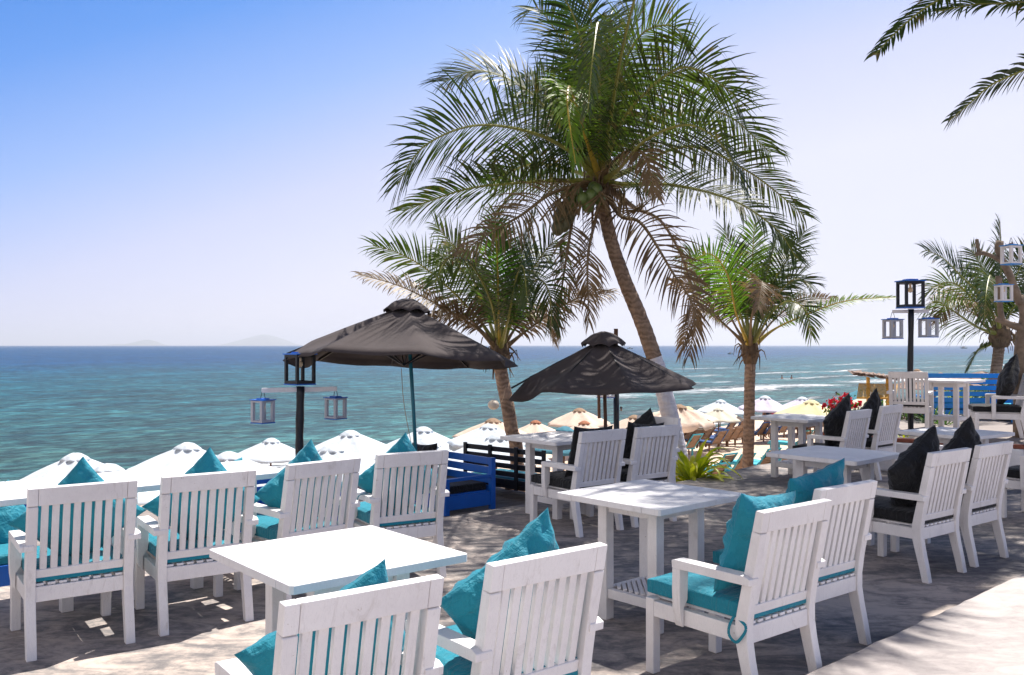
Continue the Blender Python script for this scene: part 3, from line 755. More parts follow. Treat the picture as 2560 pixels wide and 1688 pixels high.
def big_umbrella(name, base, apex, R, h, n, polem, lab, seed, rot=0, droop=None, wr=.03, tilt=(0, 0), capR=.25, curve=.10):
    r = empty(name, base, 0, lab, 'umbrella', 'black terrace umbrellas')
    ap = V(apex)-V(base)
    mb = MB(); mb.tube([(0, 0, 0), tuple(ap*.5+V((.004, 0, 0))), tuple(ap-V((0, 0, .08)))], .021, 12); mb.build('pole', polem, r, smooth=True)
    Rm = Matrix.Translation(ap) @ Matrix.Rotation(tilt[0], 4, 'X') @ Matrix.Rotation(tilt[1], 4, 'Y') @ Matrix.Rotation(rot, 4, 'Z')
    c = canopy_mb(R, h, n, .05, seed, .045, wr, .10, curve, 20, 8, droop); o = c.build('canopy', M['canopy'], r, smooth=True, solid=.003); o.matrix_local = Rm @ Matrix.Translation((0, 0, -h-.05))
    c = cap_mb(capR, .17, n, seed, 0); o = c.build('vent_cap', M['canopy'], r, smooth=True, solid=.004); o.matrix_local = Rm @ Matrix.Translation((0, 0, -.15))
    for k in range(n):
        a = 2*pi*k/n; mb = MB()
        mb.bar((cos(a)*.03, sin(a)*.03, -.09), (cos(a)*R*.5, sin(a)*R*.5, -.09-h*.45), .014, .02, (-sin(a), cos(a), 0))
        mb.bar((cos(a)*R*.5, sin(a)*R*.5, -.09-h*.45), (cos(a)*R*.97, sin(a)*R*.97, -.09-h*.95), .014, .02, (-sin(a), cos(a), 0))
        o = mb.build('rib', M['metal'], r); o.matrix_local = Rm
        mb = MB(); mb.bar((0, 0, -h*.5-.42), (cos(a)*R*.5, sin(a)*R*.5, -.10-h*.45), .012, .016, (-sin(a), cos(a), 0)); o = mb.build('strut', M['metal'], r); o.matrix_local = Rm
    return r
Y1 = 10.0; base1 = aty(1047, 1160, Y1); base1.z = DZ; apex1 = aty(1018, 752, Y1)
b1 = big_umbrella('umbrella', (base1.x, base1.y, DZ), apex1, 1.30, .60, 8, M['tealpole'], 'larger black canvas umbrella on a teal pole above the left armchairs', 3.3, rot=radians(14), droop=(radians(165), .10, .5), wr=.010, tilt=(radians(-4.5), radians(2.2)))
mb = MB(); pc = apex1-V(b1.location); mb.tube(spline([(pc.x-.06, -.04, pc.z-.75), (pc.x-.02, -.05, pc.z-1.2), (.0, -.05, .4)], 14), .004, 6); mb.build('cord', M['rope'], b1)
Y2 = 10.5; apex2 = aty(1508, 834, Y2); base2 = aty(1517, 1085, Y2)
b2 = big_umbrella('umbrella', (base2.x, base2.y, DZ), apex2, 1.13, .545, 8, M['pole'], 'smaller looking black canvas umbrella on a brown pole in front of the leaning palm', 8.1, rot=radians(9), droop=(radians(178), .14, .6), wr=.012, tilt=(radians(1), radians(-1.0)), curve=-.06)

# ------------------------------------------------------------------ lanterns
def lantern(parent, s, frame, trim, bulb=True, hook=True, name='lantern', post=.19):
    """box lantern, origin at its bottom centre, width s, height 1.35 s"""
    h = s*1.3; a = s/2; p = s*post
    fr = MB()
    for sx in (-1, 1):
        for sy in (-1, 1): fr.box(sx*a-sx*p if sx > 0 else -a, sx*a if sx > 0 else -a+p, sy*a-p if sy > 0 else -a, a if sy > 0 else -a+p, .0, h)
    for z0, z1 in ((.001, s*.13), (h-s*.12, h-.001)):
        fr.box(-a+.001, a-.001, -a+.002, -a+p*.8, z0, z1); fr.box(-a+.001, a-.001, a-p*.8, a-.002, z0, z1)
        fr.box(-a+.002, -a+p*.8, -a+.003, a-.003, z0+.001, z1-.001); fr.box(a-p*.8, a-.002, -a+.003, a-.003, z0+.001, z1-.001)
    fr.build('frame', frame, parent, bevel=.001)
    t = MB(); t.box(-a*1.12, a*1.12, -a*1.12, a*1.12, h+.001, h+s*.06); t.box(-a*.55, a*.55, -a*.55, a*.55, h+s*.062, h+s*.13); t.build('roof', trim, parent, bevel=.002)
    t = MB(); t.box(-a*1.04, a*1.04, -a*1.04, a*1.04, -s*.06, -.001); t.build('base', trim, parent, bevel=.002)
    if bulb:
        b = MB(); b.ball((0, 0, h-s*.42), s*.13, 10, sc=(1, 1, 1.15)); b.tube([(0, 0, h-s*.30), (0, 0, h)], s*.06, 8, 0); b.build('bulb', M['bulb'], parent, smooth=True)
    if hook:
        b = MB(); b.tube(spline([(-a*.35, 0, h+s*.13), (0, 0, h+s*.62), (a*.35, 0, h+s*.13)], 9), .0035, 6); b.build('hook', M['metal'], parent)
def lantern_post(px, ytop, ybox, Y, zb, s, rot, armL, armz, lab, hang, tint, wob):
    """px centre, box bottom at ybox"""
    c = aty(px, ybox, Y); r = empty('lantern_post', (c.x, c.y, zb), 0, lab, 'lantern post', 'posts with box lanterns')
    zt = c.z-zb
    mb = MB(); n = 16; pts = [(wob*sin(i*.5), wob*.6*cos(i*.4), zt*i/n) for i in range(n+1)]; mb.tube(pts, [.043+.003*sin(i*1.7) for i in range(n+1)], 12); mb.build('pole', M['black_wood'], r, smooth=True)
    bx = empty('lantern_box', (0, 0, zt+.03)); bx.parent = r; bx.rotation_euler = (0, 0, rot+.35); lantern(bx, s, tint, M['blue'], True, False, post=.13)
    mb = MB(); d = V((cos(rot), sin(rot), 0)); o1 = -d*armL; o2 = d*armL
    mb.bar((o1.x, o1.y, zt-.035), (o2.x, o2.y, zt-.035), .02, .05, (-sin(rot), cos(rot), 0)); mb.build('crossbar', M['white'], r, bevel=.003)
    for sg, hs, hl in hang:
        q = d*armL*sg*.97
        l = empty('lantern', (c.x+q.x, c.y+q.y, c.z-.03-hs*1.3-hs*.62), 0, hl, 'lantern', 'small white and blue box lanterns'); l.rotation_euler = (0, 0, rot+.5); lantern(l, hs, M['lanternshaded'], M['blue'])
    return r
lantern_post(750, 880, 966, 9.6, DZ, .235, radians(27), .40, 1.2, 'black pole with an open dark lantern box at the left of the larger umbrella', [(-1, .175, 'small white lantern with blue lid hanging left of the black pole nearest the left'), (1, .168, 'small white lantern with blue lid hanging right of the black pole nearest the left')], M['black_wood'], .004)
lantern_post(2276, 700, 773, 13.8, -1.0, .30, radians(-16), .26, 1.2, 'dark pole with large open blue lantern box at the right, rising behind the upper terrace', [(-1, .215, 'small white lantern hanging left of the tall blue lantern box'), (1, .205, 'small white lantern hanging right of the tall blue lantern box')], M['black_wood'], .012)
# lantern post behind the smaller umbrella
c = aty(1540, 1000, 13.0); r = empty('lantern_post', (c.x, c.y, -1.3), 0, 'dark pole poking above the smaller black umbrella and standing behind it', 'lantern post', 'posts with box lanterns')
zt = aty(1540, 822, 13).z+1.3
mb = MB(); mb.tube([(0, 0, 0), (.01, 0, 1.2), (.0, 0, zt-.35)], .042, 12); mb.build('pole', M['black_wood'], r, smooth=True)
mb = MB(); mb.box(-.028, .028, -.02, .02, zt-.35, zt); mb.build('pole_top', M['pole'], r, bevel=.002)
mb = MB(); zc = aty(1500, 935, 13).z+1.3; mb.bar((-.30, -.05, zc), (.26, .05, zc), .02, .05, (0, 1, 0)); mb.build('crossbar', M['white'], r, bevel=.003)
q = aty(1514, 993, 12.95); l = empty('lantern', q, .4, 'small white lantern with blue base glimpsed under the smaller black umbrella', 'lantern', 'small white and blue box lanterns'); lantern(l, .19, M['white'], M['blue'])
q = aty(1498, 1046, 12.6); mb = MB(); mb.tube([(0, 0, 0), (-.01, 0, .62)], .022, 10); o = mb.build('hanging_pole', M['pole'], loc=q, smooth=True); tag(o, 'short brown pole hanging under the smaller black umbrella', 'pole')
# round paper lantern
q = aty(1234, 1012, 12.2); r = empty('round_lantern', q, 0, 'round pale paper lantern hanging beside the slim palm trunk', 'lantern')
mb = MB(); mb.ball((0, 0, 0), .072, 16, sc=(1.1, 1.1, .95)); mb.build('shade', M['paper'], r, smooth=True)
mb = MB(); mb.tube(spline([(.07, 0, .0), (.12, .1, .06), (.17, .3, .25)], 8), .004, 6); mb.build('cord', M['rope'], r)

# ------------------------------------------------------------------ palms
def frond_mesh(parent, pts, leafL, nleaf=62, mats=None, seed=0, stalk=.14, wid=.026, rr=.016, vee=14, droop=.42, gap=0.0, twist=0.0, cl=1.0):
    leafL *= 1.18; nleaf = int(nleaf*1.25)
    tw_ = random.Random(seed*7+1); twist = twist or tw_.choice((-1, 1))*tw_.uniform(.45, 1.0)
    rnd = random.Random(seed); P = spline(pts, 40); mb = MB()
    mb.tube(P, [rr*(1-.86*i/39)+.0015+rr*1.1*max(0, 1-i/9) for i in range(40)], 6, 1)
    C = spline(pts, nleaf+1)
    for side in (-1, 1):
        for k in range(nleaf):
            f = k/nleaf+rnd.uniform(-.2, .2)/nleaf
            if f < stalk or (gap and rnd.random() < gap): continue
            x = (f-stalk)/(1-stalk)
            i = max(0, min(38, int(f*39))); p = P[i].lerp(P[i+1], f*39-i)
            T = (P[min(i+2, 39)]-P[max(i-1, 0)]).normalized()
            U = V((0, 0, 1)); S = T.cross(U)
            if S.length < .25: S = (T.cross(U)+T.cross(V((0, 1, 0)))*.6)
            S.normalize(); Nn = S.cross(T).normalized()
            if twist: S = (S*cos(twist)+Nn*sin(twist)); Nn = S.cross(T).normalized()
            al = radians(78-50*x**1.3+rnd.uniform(-7, 7)); be = radians(vee+rnd.uniform(-9, 9))
            D = (T*cos(al)+(S*side*cos(be)+Nn*sin(be))*sin(al)).normalized()
            L = leafL*(.45+.55*min(1, x*4.5))*(1-.62*x**2.4)*rnd.uniform(.86, 1.08)
            W = (T-D*T.dot(D)).normalized(); ns = 5
            dr = droop*rnd.uniform(.6, 1.4); kink = rnd.random() < .12; kt = rnd.uniform(.4, .7)
            q = V(p); d = V(D); vs = []; wv = wid*rnd.uniform(.8, 1.15)*(.75+.25*min(1, (1-x)*3))
            for s in range(ns+1):
                u = s/ns; ww = wv*(.55+.9*u if u < .35 else (1.0-.0*u)*(1-(u-.35)/.65)**.8+.02)
                vs += [q-W*ww*.5, q+W*ww*.5]
                g = dr*(.25+u)*2.0/ns
                d = (d+V((0, 0, -g))).normalized()
                if kink and abs(u-kt) < .12: d = (d+V((0, 0, -1.3))).normalized()
                q = q+d*L/ns
                W = (W-d*W.dot(d)).normalized()
            mb.add(vs, [(2*s, 2*s+1, 2*s+3, 2*s+2) for s in range(ns)])
    return mb.build('frond', mats or [M['leaf'], M['rachis']], parent)
def trunk_parts(r, pts, r0, r1, mats, split=None, names=('trunk', 'painted_trunk')):
    n = 110; P = spline(pts, n); rnd = random.Random(5)
    rad = []
    for i in range(n):
        f = i/(n-1); ph = (i % 3)/3.0
        rad.append((r0+(r1-r0)*f**.7)*(1+.075*(1-ph))*(1+.35*max(0, .06-f)/.06))
    jag = lambda i, k: .05*noise.noise(V((k*.9, i*.35, 2.0)))+.03*noise.noise(V((k*2.1, i*.9, 7.0)))
    if split is None: mb = MB(); mb.tube(P, rad, 16, jag=jag); mb.build(names[0], mats[0], r, smooth=False)
    else:
        k = int(split*n); mb = MB(); mb.tube(P[k:], rad[k:], 16, jag=jag); mb.build(names[0], mats[0], r)
        mb = MB(); mb.tube(P[:k+1], [x*1.01 for x in rad[:k+1]], 16, jag=jag); mb.build(names[1], mats[1], r)
LG, LY, LD = [M['leaf'], M['rachis']], [M['leafy'], M['yellowstalk']], [M['leafd'], M['rachisd']]
def husks(r, c, n, rad, seed, L=.35):
    rnd = random.Random(seed); mb = MB()
    mb.tube([c+V((0, 0, -.22)), c+V((0, 0, -.05)), c+V((0, 0, .12)), c+V((0, 0, .26))], [rad*.9, rad*1.35, rad*1.15, rad*.4], 12, jag=lambda i, k: .25*noise.noise(V((k, i, seed))))
    for k in range(n):
        a = rnd.uniform(0, 2*pi); z = rnd.uniform(-.15, .15); d = V((cos(a), sin(a), 0))
        p0 = c+d*rad*.8+V((0, 0, z)); p1 = p0+d*rnd.uniform(.05, .18)+V((0, 0, rnd.uniform(-.1, .2))); p2 = p1+d*rnd.uniform(0, .12)-V((0, 0, rnd.uniform(.05, L)))
        mb.tube(spline([p0, p1, p2], 6), [.018, .016, .012, .009, .006, .003], 5)
    mb.build('crown_fibre', M['husk'], r)

# main leaning palm
Y0 = 12.3
tb = [aty(1712, 1250, Y0), aty(1690, 1110, Y0), aty(1655, 960, Y0), aty(1610, 820, Y0), aty(1565, 710, Y0), aty(1530, 610, Y0), aty(1508, 515, Y0), aty(1500, 455, Y0)]
r0v = V(tb[0]); palm = empty('coconut_palm', tb[0], 0, 'tall leaning coconut palm with green coconuts and a white painted lower trunk', 'palm tree', 'coconut palms')
R = lambda p: V(p)-r0v
trunk_parts(palm, [R(p) for p in tb], .132, .080, [M['trunk'], M['trunkw']], .44)
CR = R(aty(1503, 465, Y0)); husks(palm, CR, 46, .12, 3, .6)
def fr(pal, org, base, pl, L, mats, seed, **k):
    """pl: list of (D-x, D-y, depth offset)"""
    pts = [base]+[atd(x, y, k0+dy)-org for x, y, dy in pl for k0 in (k.get('Y'),)]
    kk = {a: b for a, b in k.items() if a != 'Y'}
    return frond_mesh(pal, pts, L, mats=mats, seed=seed, **kk)
MP = [
 ([(1330, 330, -.2), (1230, 215, -.4), (1120, 165, -.6), (1030, 190, -.8)], .85, LG, {}),
 ([(1320, 350, -.6), (1225, 305, -1.1), (1100, 292, -1.6), (985, 340, -2.0), (922, 430, -2.2)], .95, LG, {}),
 ([(1300, 420, -.2), (1200, 425, -.5), (1080, 440, -.8), (935, 490, -1.1)], .80, LG, {}),
 ([(1385, 250, .1), (1375, 80, .2), (1360, -90, .2)], .80, LG, {}),
 ([(1360, 260, .3), (1310, 110, .5), (1250, 20, .7), (1215, 40, .8)], .75, LG, {}),
 ([(1415, 260, .2), (1450, 110, .3), (1500, 10, .4)], .70, LY, {}),
 ([(1430, 310, -.3), (1486, 228, -.7), (1589, 156, -1.1), (1698, 215, -1.4), (1715, 260, -1.5)], .95, LG, {}),
 ([(1440, 390, -.8), (1500, 325, -1.5), (1599, 290, -2.2), (1680, 340, -2.7), (1716, 425, -3.0)], 1.0, LG, {}),
 ([(1450, 360, .3), (1540, 270, .7), (1680, 265, 1.0), (1790, 355, 1.2)], .95, LG, {}),
 ([(1450, 430, -.3), (1560, 430, -.8), (1700, 465, -1.3), (1800, 530, -1.6), (1850, 600, -1.8)], .58, LG, {}),
 ([(1450, 400, .2), (1600, 340, .5), (1740, 400, .8), (1868, 500, 1.0)], .75, LG, {}),
 ([(1385, 500, -.25), (1365, 600, -.4), (1368, 750, -.5)], .50, LD, dict(droop=.8, gap=.15)),
 ([(1440, 500, -.1), (1490, 520, -.3), (1560, 630, -.5), (1612, 720, -.6), (1600, 830, -.6)], .62, LD, dict(droop=.7, gap=.1)),
 ([(1290, 445, -.4), (1210, 500, -.8), (1140, 540, -1.1), (1050, 600, -1.3)], .60, LD, dict(droop=.8, gap=.15)),
 ([(1340, 480, -.1), (1315, 600, -.2), (1290, 780, -.2)], .45, LD, dict(droop=.8, gap=.3)),
 ([(1360, 320, -.8), (1325, 205, -1.7), (1318, 250, -2.3), (1336, 380, -2.6)], .55, LY, dict(droop=.6)),
 ([(1392, 250, -.9), (1390, 60, -1.7), (1378, 120, -2.3), (1365, 260, -2.6)], .60, LG, dict(droop=.7)),
 ([(1420, 380, -.6), (1470, 345, -1.1), (1500, 370, -1.4), (1525, 460, -1.6)], .45, LD, dict(droop=.6)),
 ([(1350, 260, .6), (1260, 190, 1.2), (1180, 200, 1.8)], .85, LG, {}),
 ([(1440, 270, .8), (1530, 170, 1.6), (1600, 190, 2.2)], .85, LG, {}),
 ([(1400, 200, .8), (1410, 60, 1.6), (1440, 0, 2.4)], .80, LG, {}),
 ([(1330, 300, .4), (1220, 240, .9), (1130, 300, 1.4)], .85, LG, {}),
 ([(1420, 260, -1.0), (1450, 90, -2.2), (1500, -80, -3.4), (1560, -160, -4.2)], .80, LG, {}),
 ([(1375, 220, -.4), (1340, 60, -.8), (1290, -40, -1.2)], .75, LG, {}),
 ([(1425, 230, -.3), (1480, 90, -.6), (1560, 60, -1.0), (1600, 120, -1.2)], .80, LG, {}),
 ([(1340, 400, .3), (1240, 380, .8), (1140, 420, 1.3)], .75, LG, {}),
 ([(1470, 480, .2), (1540, 520, .5), (1600, 640, .8), (1620, 760, .9)], .55, LD, dict(droop=.7, gap=.2)),
]
for i, (pl, L, ms, kw) in enumerate(MP):
    n = 78 if ms is not LD else 52
    L *= .92
    fr(palm, r0v, CR+V((0, 0, .05)), pl, L, ms, 100+i, Y=Y0, nleaf=n, rr=.030, wid=.029, **kw)
cc = [(1352, 462, -.45), (1372, 455, -.42), (1385, 442, -.38), (1365, 478, -.40), (1340, 448, -.3), (1330, 470, -.3), (1392, 462, -.3), (1378, 438, -.25), (1318, 448, -.2)]
for x, y, d in cc:
    mb = MB(); mb.ball((0, 0, 0), .088, 14, sc=(.95, .95, 1.12)); mb.build('coconut', M['coconut'], palm, smooth=True, loc=atd(x, y, Y0+d)-r0v)
for x, y, d in [(1298, 505, -.3), (1310, 520, -.25), (1322, 500, -.2), (1296, 528, -.3), (1318, 478, -.2), (1306, 488, -.35)]:
    mb = MB(); mb.ball((0, 0, 0), .095, 14, sc=(.9, .9, 1.25)); mb.build('coconut', M['coconutb'], palm, smooth=True, loc=atd(x, y, Y0+d)-r0v)
for k in range(9):   # flower stalks
    rnd = random.Random(k+40); x = 1310+k*20; mb = MB()
    p1 = atd(x+rnd.uniform(-10, 10), 440+rnd.uniform(-20, 20), Y0-.4)-r0v; p2 = p1+V((rnd.uniform(-.25, .25), -.15, -rnd.uniform(.2, .45)))
    for q in range(7): mb.tube(spline([CR, p1, p2+V((rnd.uniform(-.1, .1), rnd.uniform(-.1, .1), rnd.uniform(-.1, .1)))], 8), .008, 5)
    mb.build('flower_stalk', M['rachisd'], palm)

def small_palm(lab, Y, base_px, crown_d, tr, FL, seed, leafL=.5, rr=.022, tw=.028, nl=58, hn=26, ground=None, group='coconut palms'):
    tbp = [aty(px, py, Y) for px, py in base_px]
    if ground is not None: tbp = [V((tbp[0].x+.05, tbp[0].y, ground))]+tbp
    org = V(tbp[0]); r = empty('coconut_palm', org, 0, lab, 'palm tree', group)
    trunk_parts(r, [p-org for p in tbp], tr[0]*(.84 if tr[0] < .14 else .66), tr[1]*(.84 if tr[0] < .14 else .66), [M['trunk']])
    C = atd(*crown_d, Y)-org; husks(r, C, hn, tr[1]*1.1, seed, .3)
    for i, (pl, ms, kw) in enumerate(FL):
        kw = dict(kw); LL = kw.pop('L', leafL)
        fr(r, org, C+V((0, 0, .02)), pl, LL, ms, seed*50+i, Y=Y, nleaf=kw.pop('nleaf', nl), rr=rr, wid=tw, **kw)
    return r
small_palm('short coconut palm with drooping fronds behind the larger black umbrella', 12.6, [(1292, 1140), (1280, 1080), (1268, 1010), (1256, 950), (1249, 905), (1248, 890)], (1160, 822), (.12, .105), [
 ([(1110, 740, -.1), (1010, 640, -.3), (930, 590, -.4), (866, 570, -.5)], LG, dict(stalk=.25)),
 ([(1110, 765, -.3), (1030, 715, -.6), (930, 665, -.8), (832, 637, -1.0)], LD, dict(stalk=.3, L=.34, droop=.6)),
 ([(1130, 730, .2), (1080, 610, .4), (1010, 520, .5)], LG, dict(stalk=.22)),
 ([(1155, 700, .2), (1152, 590, .3), (1148, 490, .3)], LG, dict(stalk=.2, twist=.3)),
 ([(1158, 720, -.5), (1155, 600, -.9), (1150, 520, -1.2)], LY, dict(stalk=.22, L=.58)),
 ([(1175, 700, .1), (1210, 590, .2), (1245, 490, .3)], LG, dict(stalk=.2)),
 ([(1190, 720, 0), (1240, 620, .1), (1290, 560, .1), (1310, 600, .1)], LG, dict(stalk=.22)),
 ([(1200, 720, -.3), (1245, 650, -.7), (1275, 680, -1.0), (1282, 760, -1.1)], LG, dict(stalk=.25, droop=.6)),
 ([(1220, 770, 0), (1290, 720, .1), (1350, 690, .1), (1425, 678, .1)], LD, dict(stalk=.22, L=.42, droop=.75)),
 ([(1120, 710, .5), (1050, 600, 1.0), (990, 600, 1.4)], LG, dict(stalk=.2)),
 ([(1180, 680, .6), (1230, 580, 1.2), (1280, 610, 1.6)], LG, dict(stalk=.2)),
 ([(1120, 770, -.2), (1070, 730, -.4), (1010, 740, -.6), (970, 780, -.8)], LD, dict(stalk=.3, L=.35, droop=.6)),
 ([(1140, 700, -.6), (1090, 610, -1.2), (1040, 600, -1.7), (1010, 660, -2.0)], LG, dict(stalk=.22, droop=.5)),
 ([(1180, 740, -.6), (1200, 640, -1.1), (1215, 620, -1.5), (1225, 700, -1.8)], LG, dict(stalk=.25, droop=.6)),
 ([(1215, 740, .2), (1260, 730, .4), (1290, 800, .5)], LD, dict(stalk=.25, L=.3, droop=.8)),
], 3, leafL=.56, ground=-1.6)
small_palm('short coconut palm with yellow leaf stalks standing right of the leaning palm', 15.0, [(1870, 1200), (1871, 1120), (1873, 1040), (1874, 960), (1876, 905), (1877, 885)], (1742, 815), (.115, .10), [
 ([(1715, 720, -.1), (1670, 640, -.3), (1620, 600, -.4), (1580, 590, -.5)], LG, dict(stalk=.28)),
 ([(1710, 730, -.5), (1690, 640, -1.0), (1650, 590, -1.3), (1600, 610, -1.6)], LY, dict(stalk=.28)),
 ([(1730, 680, .2), (1710, 600, .3), (1680, 530, .4)], LG, dict(stalk=.25)),
 ([(1745, 680, .3), (1748, 590, .4), (1752, 520, .5)], LY, dict(stalk=.25, twist=.3)),
 ([(1765, 690, .1), (1790, 600, .2), (1810, 530, .3)], LG, dict(stalk=.25)),
 ([(1780, 690, .2), (1830, 600, .3), (1870, 535, .4)], LG, dict(stalk=.25)),
 ([(1785, 720, -.2), (1840, 650, -.4), (1885, 660, -.5)], LG, dict(stalk=.27)),
 ([(1790, 730, -.5), (1830, 700, -.9), (1870, 720, -1.2), (1885, 780, -1.3)], LG, dict(stalk=.3, L=.45, droop=.6)),
 ([(1790, 770, .1), (1850, 740, .1), (1960, 700, .0), (2080, 690, -.1)], LY, dict(stalk=.25, L=.21, droop=.3)),
 ([(1800, 740, .4), (1860, 700, .7), (1945, 692, 1.0)], LD, dict(stalk=.4, L=.28)),
 ([(1745, 740, -.6), (1762, 680, -1.1), (1770, 655, -1.4), (1760, 720, -1.8)], LD, dict(stalk=.5, L=.42, droop=.7)),
 ([(1700, 770, -.1), (1660, 735, -.2), (1625, 715, -.2), (1595, 770, -.3), (1578, 830, -.3)], LD, dict(stalk=.3, L=.34, droop=.8)),
 ([(1715, 770, .1), (1680, 715, .2), (1620, 670, .3), (1560, 655, .3)], LD, dict(stalk=.3, L=.42, droop=.6)),
 ([(1720, 690, .6), (1670, 620, 1.1), (1620, 640, 1.5)], LG, dict(stalk=.25)),
 ([(1775, 660, .6), (1800, 590, 1.1), (1860, 600, 1.6)], LG, dict(stalk=.25)),
], 7, leafL=.60, ground=-2.2)
small_palm('shaggy coconut palm at the right edge behind the bare tree', 17.0, [(2486, 960), (2490, 930), (2495, 890), (2500, 850)], (2322, 780), (.15, .14), [
 ([(2290, 700, 0), (2230, 640, -.2), (2190, 600, -.3), (2148, 580, -.4)], LG, dict(stalk=.2)),
 ([(2280, 720, .2), (2220, 660, .3), (2170, 665, .4), (2140, 700, .4)], LG, dict(stalk=.2)),
 ([(2270, 760, -.4), (2210, 720, -.8), (2170, 700, -1.1), (2145, 735, -1.3)], LG, dict(stalk=.2, droop=.6)),
 ([(2280, 750, -.2), (2250, 700, -.4), (2200, 700, -.6), (2180, 740, -.7)], LD, dict(stalk=.2, droop=.6)),
 ([(2322, 680, 0), (2325, 600, .1), (2322, 515, .1)], LG, dict(stalk=.2)),
 ([(2305, 680, .3), (2280, 620, .5), (2255, 580, .7)], LG, dict(stalk=.2)),
 ([(2340, 690, .2), (2370, 620, .4), (2400, 560, .5)], LG, dict(stalk=.2)),
 ([(2350, 720, -.2), (2400, 680, -.3), (2440, 700, -.4)], LG, dict(stalk=.2)),
 ([(2310, 690, -.6), (2300, 640, -1.2), (2290, 680, -1.8), (2285, 750, -2.0)], LG, dict(stalk=.2, droop=.6)),
 ([(2300, 800, 0), (2270, 815, -.1), (2247, 860, -.2)], LG, dict(stalk=.25, L=.32, droop=.6)),
 ([(2335, 680, .6), (2350, 610, 1.1), (2380, 640, 1.5)], LG, dict(stalk=.2)),
 ([(2345, 790, -.1), (2375, 790, -.2), (2400, 850, -.3)], LD, dict(stalk=.25, L=.3, droop=.8)),
], 11, leafL=.60, ground=-.3, rr=.026)
# two palms outside the frame to the right: fronds enter the picture and shade the terrace
def crown_palm(lab, base, mid, C, FR, seed, L=.85):
    org = V(base); r = empty('coconut_palm', org, 0, lab, 'palm tree', 'coconut palms')
    trunk_parts(r, [V((0, 0, 0)), V(mid)-org, V(C)-org], .17, .11, [M['trunk']]); husks(r, V(C)-org, 20, .12, seed, .5)
    for i, (pts, ms, kw) in enumerate(FR):
        frond_mesh(r, [V(C)-org]+[V(p)-org for p in pts], kw.pop('L', L), mats=ms, seed=seed*31+i, nleaf=74, rr=.03, wid=.036, **kw)
    return r
C4 = V((5.35, 8.7, 7.1)); f4 = [
 ([aty(2620, -130, 9.2), aty(2500, -70, 9.1), aty(2347, 0, 9.0), aty(2258, 64, 8.9), aty(2187, 138, 8.8)], LG, dict(L=.34, droop=.5)),
 ([aty(2640, -30, 9.6), aty(2540, 5, 9.7), aty(2432, 12, 9.8), aty(2340, 30, 9.9)], LG, dict(L=.42, droop=.5)),
 ([aty(2700, 30, 9.3), aty(2600, 150, 9.3), aty(2482, 210, 9.3), aty(2432, 252, 9.3), aty(2370, 304, 9.3)], LG, dict(L=.36, droop=.5)),
]
rg = random.Random(12)
for k in range(30):
    a = radians(60+(k % 15)*11.2+rg.uniform(-5, 5)+(5 if k > 14 else 0)); ln = rg.uniform(3.3, 4.4)*(1 if k % 15 < 12 else .8)*(.8 if k > 14 else 1); rise = rg.uniform(.5, 1.2)
    tip = C4+V((cos(a)*ln, sin(a)*ln, -.35 if cos(a) < .3 else -.9)); md = C4+V((cos(a)*ln*.5, sin(a)*ln*.5, rise))
    lim = H+.40*tip.y+.25
    if tip.x < tip.y*.6: tip.z = max(tip.z, lim+.75+(.5 if k > 14 else 0)); md.z = max(md.z, H+.40*md.y+.7)
    f4.append(([md, tip], LG, dict()))
crown_palm('coconut palm outside the right edge whose fronds hang into the upper right corner', (9.0, 8.4, UZ), (7.8, 8.5, 3.8), C4, f4, 5)
C5 = V((7.4, 13.2, 8.9)); f5 = []
for k in range(24):
    a = radians(k*15+rg.uniform(-6, 6)); ln = rg.uniform(3.0, 3.8)
    tip = C5+V((cos(a)*ln, sin(a)*ln, -.6)); md = C5+V((cos(a)*ln*.5, sin(a)*ln*.5, .9)); lim = H+.40*tip.y+.9
    if tip.x < tip.y*.6: tip.z = max(tip.z, lim); md.z = max(md.z, H+.4*md.y+.7)
    f5.append(([md, tip], LG, dict(droop=.35)))
crown_palm('second coconut palm outside the right edge, shading the upper terrace', (11.5, 12.6, UZ), (9.8, 12.8, 4.5), C5, f5, 6)

# ------------------------------------------------------------------ bare tree with lanterns
Yt = 12.6; b = aty(2556, 960, Yt); tr = empty('bare_tree', (b.x, b.y, UZ), 0, 'bare pollarded tree trunk with stubby branches at the right edge', 'tree')
o_ = V((b.x, b.y, UZ)); g = lambda x, y, d=0: aty(x, y, Yt+d)-o_
jg = lambda i, k: .14*noise.noise(V((k*.8, i*.5, 1)))
mb = MB(); mb.tube(spline([V((0, 0, -.05)), g(2552, 900), g(2556, 830), g(2562, 790), g(2548, 740)], 20), [.14, .125, .12, .115, .11, .11, .11, .11, .105, .10, .095, .09, .085, .08, .075, .07, .066, .062, .058, .055], 14, jag=jg); mb.build('trunk', M['bark'], tr, smooth=True)
mb = MB(); mb.tube(spline([g(2550, 760), g(2525, 690), g(2505, 650), g(2497, 625), g(2500, 603)], 16), [.055-.0010*i for i in range(12)]+[.046, .054, .058, .050], 12, jag=jg)
mb.tube(spline([g(2500, 650), g(2478, 640), g(2455, 632), g(2440, 636)], 8), [.036, .032, .029, .029, .029, .033, .034, .028], 10, jag=jg)
mb.tube(spline([g(2450, 636), g(2444, 615), g(2442, 598)], 6), [.038, .034, .024, .021, .026, .024], 10, jag=jg); mb.tube(spline([g(2510, 618), g(2525, 610), g(2532, 608)], 5), .014, 6)
mb.build('branch', M['bark'], tr, smooth=True)
mb = MB(); mb.tube(spline([g(2560, 820), g(2535, 815), g(2500, 800), g(2490, 798)], 10), [.07, .062, .054, .050, .047, .045, .044, .042, .040, .036], 12, jag=jg)
